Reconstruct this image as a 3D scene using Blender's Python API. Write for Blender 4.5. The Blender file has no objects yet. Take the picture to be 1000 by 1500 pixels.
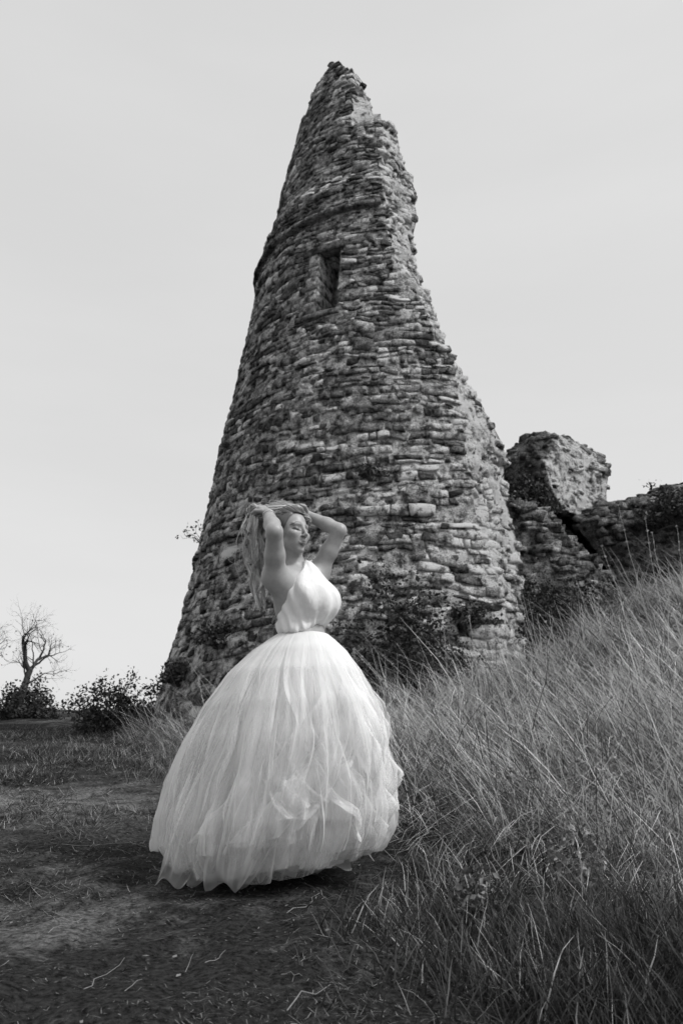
import bpy, math, random
import numpy as np
from mathutils import Vector, Matrix

# ------------------------------------------------------------------ camera, sky, sun, exposure
SC = bpy.context.scene
COL = SC.collection
F_PX, CX, CY = 1500 * 28 / 36.0, 500.0, 750.0
PITCH = math.radians(18.0)
CAM = np.array([0.0, 0.0, 0.80])
cam = bpy.data.cameras.new('camera'); cam.lens = 28; cam.sensor_width = 36; cam.sensor_fit = 'AUTO'
cam.clip_start = 0.05; cam.clip_end = 6000
cam.dof.use_dof = True; cam.dof.focus_distance = 3.75; cam.dof.aperture_fstop = 5.0
co = bpy.data.objects.new('camera', cam); COL.objects.link(co)
co.location = CAM; co.rotation_euler = (math.pi / 2 + PITCH, 0, 0)
SC.camera = co

SUN_AZ = math.radians(64)      # towards +X, a little behind the camera
SUN_EL = math.radians(48)
SUN_DIR = Vector((math.sin(SUN_AZ) * math.cos(SUN_EL), -math.cos(SUN_AZ) * math.cos(SUN_EL), math.sin(SUN_EL)))
W = bpy.data.worlds.new('World'); SC.world = W; W.use_nodes = True
nt = W.node_tree; nt.nodes.clear()
sky = nt.nodes.new('ShaderNodeTexSky'); sky.sky_type = 'NISHITA'; sky.sun_disc = False
sky.sun_elevation = SUN_EL; sky.sun_rotation = math.radians(180) - SUN_AZ
sky.air_density = 1.0; sky.dust_density = 4.0; sky.ozone_density = 1.0; sky.altitude = 50
bw = nt.nodes.new('ShaderNodeRGBToBW')          # a black-and-white picture: the sky keeps only its luminance
nt.links.new(sky.outputs[0], bw.inputs[0])
tc = nt.nodes.new('ShaderNodeTexCoord')
mp = nt.nodes.new('ShaderNodeMapping'); mp.inputs['Scale'].default_value = (1.0, 1.0, 4.5); mp.inputs['Rotation'].default_value = (0.0, 0.25, 0.3)
nz = nt.nodes.new('ShaderNodeTexNoise'); nz.inputs['Scale'].default_value = 1.5; nz.inputs['Detail'].default_value = 5; nz.inputs['Roughness'].default_value = 0.55
rmp = nt.nodes.new('ShaderNodeMapRange'); rmp.inputs['From Min'].default_value = 0.42; rmp.inputs['From Max'].default_value = 0.72
rmp.inputs['To Min'].default_value = 0.0; rmp.inputs['To Max'].default_value = 1.0
nt.links.new(tc.outputs['Generated'], mp.inputs[0]); nt.links.new(mp.outputs[0], nz.inputs['Vector']); nt.links.new(nz.outputs['Fac'], rmp.inputs[0])
SKY_FLAT = 6.6                                   # thin overcast veil, even in every direction
mixv = nt.nodes.new('ShaderNodeMix'); mixv.data_type = 'FLOAT'; mixv.inputs[0].default_value = 0.6
nt.links.new(bw.outputs[0], mixv.inputs[2]); mixv.inputs[3].default_value = SKY_FLAT
cl = nt.nodes.new('ShaderNodeMath'); cl.operation = 'MULTIPLY_ADD'; cl.inputs[1].default_value = 0.22
nt.links.new(rmp.outputs[0], cl.inputs[0]); nt.links.new(mixv.outputs[0], cl.inputs[2])
bg = nt.nodes.new('ShaderNodeBackground'); bg.inputs['Strength'].default_value = 0.15
nt.links.new(cl.outputs[0], bg.inputs['Color'])
wo = nt.nodes.new('ShaderNodeOutputWorld'); nt.links.new(bg.outputs[0], wo.inputs[0])
sl = bpy.data.lights.new('sun', 'SUN'); sl.energy = 2.7; sl.angle = math.radians(12); sl.color = (1, 1, 1)
so = bpy.data.objects.new('sun', sl); COL.objects.link(so); so.location = (20, -20, 30)
so.rotation_euler = SUN_DIR.to_track_quat('Z', 'Y').to_euler()
vs = SC.view_settings; vs.view_transform = 'Standard'; vs.look = 'None'; vs.exposure = 0.0; vs.gamma = 1.0; vs.use_curve_mapping = False
SC.display_settings.display_device = 'sRGB'
SC.render.engine = 'CYCLES'
SC.cycles.use_denoising = True; SC.cycles.denoising_input_passes = 'RGB_ALBEDO_NORMAL'; SC.cycles.denoising_prefilter = 'ACCURATE'; SC.cycles.sample_clamp_indirect = 4.0
SC.cycles.max_bounces = 8; SC.cycles.transparent_max_bounces = 32; SC.cycles.diffuse_bounces = 3; SC.cycles.transmission_bounces = 4

rng = np.random.default_rng(7)
random.seed(7)

# ------------------------------------------------------------------ helpers
SP, CP = math.sin(PITCH), math.cos(PITCH)
def ray(px, py):
    dx, dy = px - CX, CY - py
    return np.array([dx, F_PX * CP - dy * SP, F_PX * SP + dy * CP])
def P(px, py, Y):                       # the point on a pixel's ray at world depth y = Y
    d = ray(px, py); return CAM + d * (Y / d[1])

def _h(ix, iy, iz, seed):
    n = (ix.astype(np.int64) * 374761393 + iy.astype(np.int64) * 668265263 + iz.astype(np.int64) * 2147483647 + seed * 144305901) & 0xFFFFFFFF
    n = ((n ^ (n >> 13)) * 1274126177) & 0xFFFFFFFF
    n = ((n ^ (n >> 16)) * 2246822519) & 0xFFFFFFFF
    return ((n ^ (n >> 15)) & 0xFFFFFF) / float(0xFFFFFF) * 2 - 1
def vnoise(p, seed=0):
    p = np.asarray(p, float); i = np.floor(p); f = p - i; f = f * f * (3 - 2 * f); i = i.astype(np.int64)
    x, y, z = i[..., 0], i[..., 1], i[..., 2]; r = 0
    for a in (0, 1):
        for b in (0, 1):
            for c in (0, 1):
                w = (f[..., 0] if a else 1 - f[..., 0]) * (f[..., 1] if b else 1 - f[..., 1]) * (f[..., 2] if c else 1 - f[..., 2])
                r = r + w * _h(x + a, y + b, z + c, seed)
    return r
def fbm(p, octv=4, seed=0):
    p = np.asarray(p, float); r = 0; a = 1.0
    for o in range(octv): r = r + a * vnoise(p * 2 ** o + 17.3 * o, seed + o); a *= .5
    return r

def make_mesh(name, V, Fc, mat=None, attrs=None, smooth=False):
    V = np.asarray(V, np.float32); me = bpy.data.meshes.new(name)
    me.vertices.add(len(V)); me.vertices.foreach_set('co', V.ravel())
    groups = Fc if isinstance(Fc, list) else [Fc]
    groups = [np.asarray(g, np.int32) for g in groups if len(g)]
    tot = sum(g.size for g in groups); nf = sum(len(g) for g in groups)
    me.loops.add(tot); me.loops.foreach_set('vertex_index', np.concatenate([g.ravel() for g in groups]))
    me.polygons.add(nf)
    ls, o = [], 0
    for g in groups:
        ls.append(o + np.arange(len(g)) * g.shape[1]); o += g.size
    me.polygons.foreach_set('loop_start', np.concatenate(ls).astype(np.int32))
    if smooth: me.polygons.foreach_set('use_smooth', np.ones(nf, bool))
    for k, a in (attrs or {}).items():
        at = me.attributes.new(k, 'FLOAT', 'POINT'); at.data.foreach_set('value', np.asarray(a, np.float32))
    me.update(calc_edges=True); me.validate()
    if mat: me.materials.append(mat)
    return me
def obj(name, me, parent=None):
    o = bpy.data.objects.new(name, me); COL.objects.link(o)
    if parent is not None:
        o.parent = parent
        o.matrix_parent_inverse = Matrix.Translation(parent.location).inverted() if parent.parent is None else Matrix.Identity(4)
    return o
def thing(name, loc, label, cat, group=None):
    o = bpy.data.objects.new(name, None); COL.objects.link(o); o.location = loc; o.empty_display_size = .1
    return tag(o, label, cat, group)
def tag(o, label, cat, group=None, kind=None):
    o['label'] = label; o['category'] = cat
    if group: o['group'] = group
    if kind: o['kind'] = kind
    return o
def sub(name, me, part):                # a sub-part: its part sits at the world origin
    o = bpy.data.objects.new(name, me); COL.objects.link(o); o.parent = part; return o

class Soup:                             # collects pieces for one mesh
    def __init__(s): s.V = []; s.Q = []; s.T = []; s.A = []; s.n = 0
    def add(s, V, Q=None, T=None, tone=.2):
        V = np.asarray(V, float); s.V.append(V)
        if Q is not None and len(Q): s.Q.append(np.asarray(Q) + s.n)
        if T is not None and len(T): s.T.append(np.asarray(T) + s.n)
        s.A.append(np.full(len(V), tone) if np.isscalar(tone) else np.asarray(tone)); s.n += len(V)
    def mesh(s, name, mat, smooth=False):
        g = []
        if s.Q: g.append(np.concatenate(s.Q))
        if s.T: g.append(np.concatenate(s.T))
        return make_mesh(name, np.concatenate(s.V), g, mat, {'tone': np.concatenate(s.A)}, smooth)

def tube(pts, rad, n=6, cap=True):
    pts = np.asarray(pts, float); m = len(pts); rad = np.broadcast_to(np.asarray(rad, float), (m,))
    t = np.gradient(pts, axis=0); t /= np.linalg.norm(t, axis=1)[:, None] + 1e-9
    ref = np.array([0, 0, 1.0]) if abs(t[:, 2]).mean() < .8 else np.array([1.0, 0, 0])
    u = np.cross(t, ref); u /= np.linalg.norm(u, axis=1)[:, None] + 1e-9
    v = np.cross(t, u)
    a = np.linspace(0, 2 * math.pi, n, endpoint=False)
    V = pts[:, None, :] + rad[:, None, None] * (np.cos(a)[None, :, None] * u[:, None, :] + np.sin(a)[None, :, None] * v[:, None, :])
    i = np.arange(m - 1)[:, None] * n; j = np.arange(n)[None, :]; k = (j + 1) % n
    Q = np.stack([i + j, i + k, i + n + k, i + n + j], -1).reshape(-1, 4)
    return V.reshape(-1, 3), Q

# ------------------------------------------------------------------ materials
def new_mat(name):
    m = bpy.data.materials.new(name); m.use_nodes = True
    b = m.node_tree.nodes['Principled BSDF']; return m, m.node_tree, b
def N(t, typ, **kw):
    n = t.nodes.new(typ)
    for k, v in kw.items():
        if k in n.inputs: n.inputs[k].default_value = v
        else: setattr(n, k, v)
    return n
def math_node(t, op, a, b=None, clamp=False):
    n = t.nodes.new('ShaderNodeMath'); n.operation = op; n.use_clamp = clamp
    for i, x in enumerate((a, b)):
        if x is None: continue
        if isinstance(x, (int, float)): n.inputs[i].default_value = x
        else: t.links.new(x, n.inputs[i])
    return n.outputs[0]
def maprange(t, x, a, b, c, d):
    n = t.nodes.new('ShaderNodeMapRange'); t.links.new(x, n.inputs[0])
    for i, v in enumerate((a, b, c, d)): n.inputs[i + 1].default_value = v
    return n.outputs[0]
def stone_mat(name, lo=.4, hi=1.6, bump=.02, lichen=.35):
    m, t, b = new_mat(name)
    geo = N(t, 'ShaderNodeNewGeometry')
    at = N(t, 'ShaderNodeAttribute', attribute_name='tone')
    n1 = N(t, 'ShaderNodeTexNoise', Scale=9.0, Detail=8.0, Roughness=.65); t.links.new(geo.outputs['Position'], n1.inputs['Vector'])
    n2 = N(t, 'ShaderNodeTexNoise', Scale=2.1, Detail=6.0, Roughness=.6); t.links.new(geo.outputs['Position'], n2.inputs['Vector'])
    n3 = N(t, 'ShaderNodeTexNoise', Scale=52.0, Detail=5.0, Roughness=.75); t.links.new(geo.outputs['Position'], n3.inputs['Vector'])
    v1 = N(t, 'ShaderNodeTexVoronoi', Scale=16.0); t.links.new(geo.outputs['Position'], v1.inputs['Vector'])
    a = maprange(t, n1.outputs['Fac'], .38, .62, lo, hi)
    l = maprange(t, n2.outputs['Fac'], .38, .62, 1.25, 1.0 - lichen)      # dark lichen patches
    f = maprange(t, n3.outputs['Fac'], .38, .62, .40, 1.60)
    sp = maprange(t, v1.outputs['Distance'], .02, .14, 1.5, 1.0)          # pale lichen spots
    x = math_node(t, 'MULTIPLY', at.outputs['Fac'], a); x = math_node(t, 'MULTIPLY', x, l); x = math_node(t, 'MULTIPLY', x, f); x = math_node(t, 'MULTIPLY', x, sp)
    x = math_node(t, 'MINIMUM', x, .68)
    t.links.new(x, b.inputs['Base Color']); b.inputs['Roughness'].default_value = .95; b.inputs['Specular IOR Level'].default_value = .15
    hsum = math_node(t, 'ADD', math_node(t, 'MULTIPLY', n1.outputs['Fac'], .55), math_node(t, 'MULTIPLY', n3.outputs['Fac'], .65))
    bp = N(t, 'ShaderNodeBump', Strength=1.0, Distance=bump); t.links.new(hsum, bp.inputs['Height']); t.links.new(bp.outputs[0], b.inputs['Normal'])
    return m
M_STONE = stone_mat('weathered_stone', .15, 1.95, .07, .45)
M_CORE = stone_mat('rubble_core', .2, 1.9, .10, .3)
def tone_mat(name, rough=.8, spec=.2, trans=0.0, var=.25, scale=30):
    m, t, b = new_mat(name)
    at = N(t, 'ShaderNodeAttribute', attribute_name='tone')
    geo = N(t, 'ShaderNodeNewGeometry')
    n = N(t, 'ShaderNodeTexNoise', Scale=scale, Detail=3.0); t.links.new(geo.outputs['Position'], n.inputs['Vector'])
    x = math_node(t, 'MULTIPLY', at.outputs['Fac'], maprange(t, n.outputs['Fac'], .3, .7, 1 - var, 1 + var))
    t.links.new(x, b.inputs['Base Color']); b.inputs['Roughness'].default_value = rough; b.inputs['Specular IOR Level'].default_value = spec
    if trans > 0:
        tr = N(t, 'ShaderNodeBsdfTranslucent'); t.links.new(x, tr.inputs['Color'])
        mx = N(t, 'ShaderNodeMixShader'); mx.inputs[0].default_value = trans
        t.links.new(b.outputs[0], mx.inputs[1]); t.links.new(tr.outputs[0], mx.inputs[2])
        t.links.new(mx.outputs[0], t.nodes['Material Output'].inputs['Surface'])
    return m
M_GRASS = tone_mat('dry_grass', .7, .25, .25, .2, 20)
M_LEAF = tone_mat('leaf', .55, .4, .2, .3, 40)
M_BARK = tone_mat('bark', .9, .1, 0, .5, 60)
M_STRAW = tone_mat('straw', .7, .2, 0, .2, 60)

# ------------------------------------------------------------------ terrain
BND = np.array([[2.6, -1.0], [1.15, 1.2], [.72, 2.3], [.34, 3.5], [-.35, 5.0], [-1.75, 8.0], [-3.1, 11.5], [-4.3, 16.0], [-8, 30.0]])   # where the bank begins
def bank_d(x, y):
    """signed distance (m) from the foot of the bank, positive on the bank"""
    p = np.stack([np.asarray(x, float), np.asarray(y, float)], -1); best = np.full(p.shape[:-1], 1e9); sg = np.zeros(p.shape[:-1])
    for a, b in zip(BND[:-1], BND[1:]):
        ab = b - a; t = np.clip(((p - a) @ ab) / (ab @ ab), 0, 1); q = p - a - t[..., None] * ab
        d = np.hypot(q[..., 0], q[..., 1]); s = ab[1] * q[..., 0] - ab[0] * q[..., 1]
        m = d < best; best = np.where(m, d, best); sg = np.where(m, np.sign(s), sg)
    return best * sg
def ground_h(x, y):
    x = np.asarray(x, float); y = np.asarray(y, float)
    ridge = np.where(y < 24, .103 * y, .103 * 24 + .103 * (1 - np.exp(-(y - 24) / 3.0)) * 3 - .11 * np.maximum(y - 27, 0))
    ridge = np.maximum(ridge, -25)
    d = bank_d(x, y)
    sp = np.where(d > 4, d, np.log1p(np.exp(np.clip(d * 3.2, -30, 30))) / 3.2)
    bank = np.where(sp < 5.2, .03 * sp + .042 * sp ** 2, .03 * 5.2 + .042 * 5.2 ** 2 + .467 * 3 * (1 - np.exp(-(sp - 5.2) / 3)))
    fade = np.exp(-np.maximum(y - 20, 0) / 12)
    h = ridge + bank * fade
    p = np.stack([x, y, x * 0], -1)
    near = np.clip(1.5 - np.abs(y) / 40, 0, 1)
    h = h + (.035 * fbm(p * .9, 3, 3) + .016 * fbm(p * 4.0, 3, 5) + .022 * fbm(p * 9.0, 2, 6) * np.clip(1.3 - np.abs(y) / 12, 0, 1)) * near
    h = h - .06 * np.exp(-((y - 3.0) / 2.2) ** 2) * np.exp(-((d + .15) / .25) ** 2)     # hollow at the foot of the bank
    return h
def gz(x, y): return float(ground_h(np.array([x]), np.array([y]))[0])

def build_ground():
    u = np.linspace(-1, 1, 350); xs = np.sinh(u * 10) / np.sinh(10) * 2500 + u * 8
    v = np.linspace(0, 1, 360); ys = -6 + v * 22 + (np.exp(v * 8.5) - 1) / (math.exp(8.5) - 1) * 3500
    X, Y = np.meshgrid(xs, ys); Z = ground_h(X, Y)
    V = np.stack([X, Y, Z], -1).reshape(-1, 3); n, m = len(ys), len(xs)
    i = np.arange(n - 1)[:, None] * m; j = np.arange(m - 1)[None, :]
    Q = np.stack([i + j, i + j + 1, i + m + j + 1, i + m + j], -1).reshape(-1, 4)
    m_, t, b = new_mat('turf_soil')
    geo = N(t, 'ShaderNodeNewGeometry')
    def nse(s, d=6.0, r=.6):
        n_ = N(t, 'ShaderNodeTexNoise', Scale=s, Detail=d, Roughness=r); t.links.new(geo.outputs['Position'], n_.inputs['Vector']); return n_.outputs['Fac']
    big, mid, fine = nse(.9), nse(5.0, 8, .65), nse(45, 5, .7)
    pale = maprange(t, math_node(t, 'ADD', math_node(t, 'MULTIPLY', big, .55), math_node(t, 'MULTIPLY', mid, .45)), .50, .66, 0, 1)
    vd = N(t, 'ShaderNodeVectorMath', operation='DISTANCE'); t.links.new(geo.outputs['Position'], vd.inputs[0]); vd.inputs[1].default_value = WORN
    worn = math_node(t, 'MULTIPLY', maprange(t, vd.outputs['Value'], .2, 1.5, 1.0, 0), maprange(t, mid, .34, .56, 0, 1))      # bare worn patch
    pale = math_node(t, 'MAXIMUM', math_node(t, 'MULTIPLY', pale, .8), worn)
    base = maprange(t, fine, .36, .64, .006, .05)
    dry = maprange(t, fine, .36, .64, .05, .34)
    mx = N(t, 'ShaderNodeMix'); mx.data_type = 'FLOAT'; t.links.new(pale, mx.inputs[0]); t.links.new(base, mx.inputs[2]); t.links.new(dry, mx.inputs[3])
    t.links.new(mx.outputs[0], b.inputs['Base Color']); b.inputs['Roughness'].default_value = 1.0; b.inputs['Specular IOR Level'].default_value = .08
    bp = N(t, 'ShaderNodeBump', Strength=1.0, Distance=.06); t.links.new(math_node(t, 'ADD', mid, math_node(t, 'MULTIPLY', fine, .5)), bp.inputs['Height']); t.links.new(bp.outputs[0], b.inputs['Normal'])
    o = obj('ground', make_mesh('ground', V, Q, m_, None, True)); o['kind'] = 'structure'
    o['label'] = 'dark trodden turf path rising beside a grassy bank'
WORN = tuple(P(40, 1185, 5.6))
build_ground()

# ------------------------------------------------------------------ the tower
AX = np.array([.88, 13.0])
LEFT = [(226, 1045), (240, 990), (262, 920), (283, 840), (304, 750), (320, 670), (338, 600), (352, 540), (367, 476), (380, 408), (385, 376), (399, 352), (406, 320), (415, 284), (425, 249), (434, 215), (442, 188)]
rz = []
for px, py in LEFT:
    d = ray(px, py); h2 = math.hypot(d[0], d[1]); ux, uy = d[0] / h2, d[1] / h2
    w = AX - CAM[:2]; r = abs(w[0] * uy - w[1] * ux); s = w @ np.array([ux, uy])
    rz.append((CAM[2] + d[2] / h2 * s, r))
rz.sort()
RZ = np.array(rz)
slope_top = (RZ[-1, 1] - RZ[-4, 1]) / (RZ[-1, 0] - RZ[-4, 0])
def rad(z):
    z = np.asarray(z, float); r = np.interp(z, RZ[:, 0], RZ[:, 1])
    r = np.where(z < RZ[0, 0], RZ[0, 1] + (RZ[0, 0] - z) * .12, r)
    return np.where(z > RZ[-1, 0], RZ[-1, 1] + (z - RZ[-1, 0]) * slope_top * .55, r)
def hit(px, py):                        # where a pixel's ray meets the outer face: theta measured from the side facing the camera, + to the right
    d = ray(px, py); d = d / np.linalg.norm(d); t = np.linspace(6, 26, 4000); q = CAM + d * t[:, None]
    rr = np.hypot(q[:, 0] - AX[0], q[:, 1] - AX[1]) - rad(q[:, 2])
    k = np.where(rr < 0)[0]; k = k[0] if len(k) else int(np.argmin(rr))
    p = q[k]; return math.atan2(p[0] - AX[0], -(p[1] - AX[1])), p[2]
def warp(theta, z):                     # rubble coursing: joints wander together
    q = np.stack([theta * 2.6, z + 0 * theta, 0 * z + 5.5], -1)
    dz = .055 * vnoise(q * .9, 61) + .045 * vnoise(q * 3.1, 62) + .018 * vnoise(q * 8.0, 63)
    dt = .020 * vnoise(q * 2.2 + 40, 64) + .012 * vnoise(q * 6.5 + 40, 65)
    return theta + dt, z + dz
def on(theta, z, dr=0.0):
    r = rad(z) + dr; return np.stack([AX[0] + r * np.sin(theta), AX[1] - r * np.cos(theta), z + np.zeros_like(theta)], -1)
E_LOW = [(558, 176), (562, 207), (553, 239), (561, 278), (564, 316), (570, 358), (586, 396), (594, 420), (616, 434), (626, 460), (640, 502), (653, 508), (657, 530), (668, 556), (672, 580), (677, 620), (682, 672), (692, 708), (698, 764), (703, 796), (728, 836), (740, 862), (742, 900), (744, 960)]
E_TOP = [(494, 88), (513, 104), (516, 116), (512, 156), (514, 192)]
S_ALL = [(500, 88), (522, 108), (532, 122), (526, 131), (536, 141), (546, 166), (543, 178), (572, 182), (582, 200), (586, 230), (597, 255), (610, 284), (607, 303), (611, 318), (605, 342), (605, 383), (613, 409), (628, 440), (636, 462), (646, 500), (660, 520), (674, 552), (690, 575), (716, 614), (732, 644), (741, 668), (738, 700), (742, 740), (750, 764), (757, 800), (760, 840), (764, 900), (766, 960)]
L_TOP = [(492, 86), (481, 92), (463, 124), (452, 147), (444, 180)]
eh = sorted([hit(*p)[::-1] for p in E_LOW]); et = sorted([hit(*p)[::-1] for p in E_TOP]); lt = sorted([hit(*p)[::-1] for p in L_TOP])
EL, ET, LT = np.array(eh), np.array(et), np.array(lt)
Z_STEP = EL[-1, 0]; Z_TOP = ET[-1, 0]
def thetaE(z):
    z = np.asarray(z, float)
    return np.where(z <= Z_STEP, np.interp(z, EL[:, 0], EL[:, 1]), np.interp(z, ET[:, 0], ET[:, 1]))
def thetaL(z):
    z = np.asarray(z, float); return np.where(z < LT[0, 0], -2.1, np.interp(z, LT[:, 0], LT[:, 1]))
S3 = []
for px, py in S_ALL:                    # inner lip of the break: behind the outer edge by the wall's thickness
    Yd = 11.2
    for _ in range(6):
        p = P(px, py, Yd); e = on(np.array(thetaE(min(p[2], Z_TOP))), np.array(min(p[2], Z_TOP))); Yd = e[1] + (.62 if p[2] < Z_STEP + .3 else .35)
    S3.append(p)
S3 = np.array(sorted(S3, key=lambda q: q[2]))
WIN = [hit(465, 374), hit(494, 363), hit(482, 455), hit(468, 455)]
WIN_T0 = (WIN[0][0] + WIN[3][0]) / 2 - .02; WIN_T1 = (WIN[1][0] + WIN[2][0]) / 2 + .02
WIN_Z0 = (WIN[2][1] + WIN[3][1]) / 2; WIN_Z1 = (WIN[0][1] + WIN[1][1]) / 2
STR_Z = hit(470, 318)[1]                # upper string course
STR2_Z = hit(560, 752)[1]
print('TOWER r', RZ[0], RZ[8], RZ[-1], 'top', Z_TOP, 'step', Z_STEP, 'win', WIN_T0, WIN_T1, WIN_Z0, WIN_Z1, 'str', STR_Z, STR2_Z)

TOWER = thing('ruined_tower', (AX[0], AX[1], gz(AX[0], AX[1])), 'tall broken round castle tower of rough rubble stone behind the woman', 'tower')
def build_core():
    zs = np.concatenate([np.arange(-.2, Z_TOP - .02, .055), [Z_TOP - .015]])
    nO, nB, nI = 260, 24, 40; ring = []
    for z in zs:
        te, tl = float(thetaE(z)), float(thetaL(z)); tl = min(tl, te - .03)
        th = np.linspace(tl, te, nO); dr = np.full(nO, -.024)
        inw = (th > WIN_T0 - .004) & (th < WIN_T1 + .004) & (z > WIN_Z0) & (z < WIN_Z1)
        dr[inw] = -.62
        O = on(th, np.full(nO, z), dr)
        s = np.array([np.interp(z, S3[:, 2], S3[:, 0]), np.interp(z, S3[:, 2], S3[:, 1]), z])
        k = np.linspace(0, 1, nB + 2)[1:-1, None]; B = O[-1] * (1 - k) + s * k
        ts = math.atan2(s[0] - AX[0], -(s[1] - AX[1])); rs = math.hypot(s[0] - AX[0], s[1] - AX[1])
        ti = np.linspace(ts, tl, nI); w = np.linspace(0, 1, nI)
        thick = .95 if z < Z_STEP else .6
        ri = np.maximum(rs * (1 - np.clip(w * 5, 0, 1)) + max(float(rad(z)) - thick, .25) * np.clip(w * 5, 0, 1), .2)
        I = np.stack([AX[0] + ri * np.sin(ti), AX[1] - ri * np.cos(ti), np.full(nI, z)], -1)
        ring.append(np.concatenate([O, B, I]))
    R = np.array(ring); nz_, m = R.shape[:2]
    nB0 = nO
    V = R.copy()
    nn = fbm(V * 2.2, 4, 11)[..., None]; n2 = fbm(V * 6.5, 3, 12)[..., None]
    rdir = V - np.array([AX[0], AX[1], 0]); rdir[..., 2] = 0; rdir /= np.linalg.norm(rdir, axis=2)[..., None] + 1e-6
    V[:, :nO] += rdir[:, :nO] * (.014 * nn + .02 * n2)[:, :nO]
    bd = np.array([.72, -.6, .2])
    fall = np.sin(np.linspace(0, math.pi, nB + 2))[1:-1][None, :, None]
    V[:, nO:nO + nB] += bd * ((.10 * nn + .10 * n2)[:, nO:nO + nB] * fall - .02) + np.array([0, 0, 1.]) * (.08 * fbm(V * 4, 2, 15)[..., None])[:, nO:nO + nB]
    tone = np.full((nz_, m), .17); tone[:, :nO] = .14
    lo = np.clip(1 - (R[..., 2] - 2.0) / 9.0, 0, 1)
    tone[:, :nO] = .22 + .12 * lo[:, :nO] + .16 * lo[:, :nO] * np.linspace(-.6, 1, nO).clip(0, 1)[None, :]  # mortar paler towards lower right: sunlight there put into the tone
    tone[:, nO:nO + nB] = .85 + .10 * fbm(R * 1.5, 3, 16)[:, nO:nO + nB]
    tone = tone * (1 + .25 * fbm(R * 3, 2, 19))
    V = V.reshape(-1, 3)
    i = np.arange(nz_ - 1)[:, None] * m; j = np.arange(m)[None, :]; k = (j + 1) % m
    Q = np.stack([i + j, i + k, i + m + k, i + m + j], -1).reshape(-1, 4)
    c = len(V); V = np.concatenate([V, [V[-m:].mean(0) + np.array([0, 0, .03])]])
    b0 = (nz_ - 1) * m; T = np.stack([b0 + np.arange(m), b0 + (np.arange(m) + 1) % m, np.full(m, c)], -1)
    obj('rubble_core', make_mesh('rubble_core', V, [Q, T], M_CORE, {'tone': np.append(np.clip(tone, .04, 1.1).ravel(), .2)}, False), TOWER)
build_core()

NU, NV = 5, 3
def stone_block(corners_fn, depth, bulge, seed, tone, rough=.018, nu=NU, nv=NV, nfreq=9.0):
    """corners_fn(u, v, out) -> points; front grid bulges, sides run back into the wall"""
    u, v = np.meshgrid(np.linspace(0, 1, nu + 1), np.linspace(0, 1, nv + 1))
    edge = np.minimum(np.minimum(u, 1 - u) * nu / 1.0, np.minimum(v, 1 - v) * nv / 1.0)
    out = np.where(edge < .01, -.6, 1.0) * bulge
    # round the four corners inwards
    cu, cv = np.abs(u - .5) * 2, np.abs(v - .5) * 2
    out = out - bulge * .8 * (cu ** 4 * cv ** 4)
    Fp = corners_fn(u, v, out)
    nrm = corners_fn(u, v, out + .1) - Fp; nrm /= np.linalg.norm(nrm, axis=-1)[..., None] + 1e-9
    q = Fp * nfreq + seed * 3.7
    Fp = Fp + nrm * (rough * fbm(q, 2, 31))[..., None] + rough * .55 * np.stack([vnoise(q * .7, 41), vnoise(q * .7, 42), vnoise(q * .7, 43)], -1)
    m = nu + 1; n = nv + 1
    per = [(0, i) for i in range(nu)] + [(j, nu) for j in range(nv)] + [(nv, i) for i in range(nu, 0, -1)] + [(j, 0) for j in range(nv, 0, -1)]
    idx = np.array([j * m + i for j, i in per])
    V = Fp.reshape(-1, 3); nf = nrm.reshape(-1, 3)
    back = V[idx] - nf[idx] * depth
    cen = back.mean(0); back = back + (cen - back) * .06
    Vall = np.concatenate([V, back])
    i = np.arange(nv)[:, None] * m; j = np.arange(nu)[None, :]
    Q = np.stack([i + j, i + j + 1, i + m + j + 1, i + m + j], -1).reshape(-1, 4)
    L = len(idx); b = len(V) + np.arange(L); kk = (np.arange(L) + 1) % L
    Q2 = np.stack([idx[kk], idx, b, b[kk]], -1)
    tn = np.full(len(Vall), tone)
    return Vall, np.concatenate([Q, Q2]), tn

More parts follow.
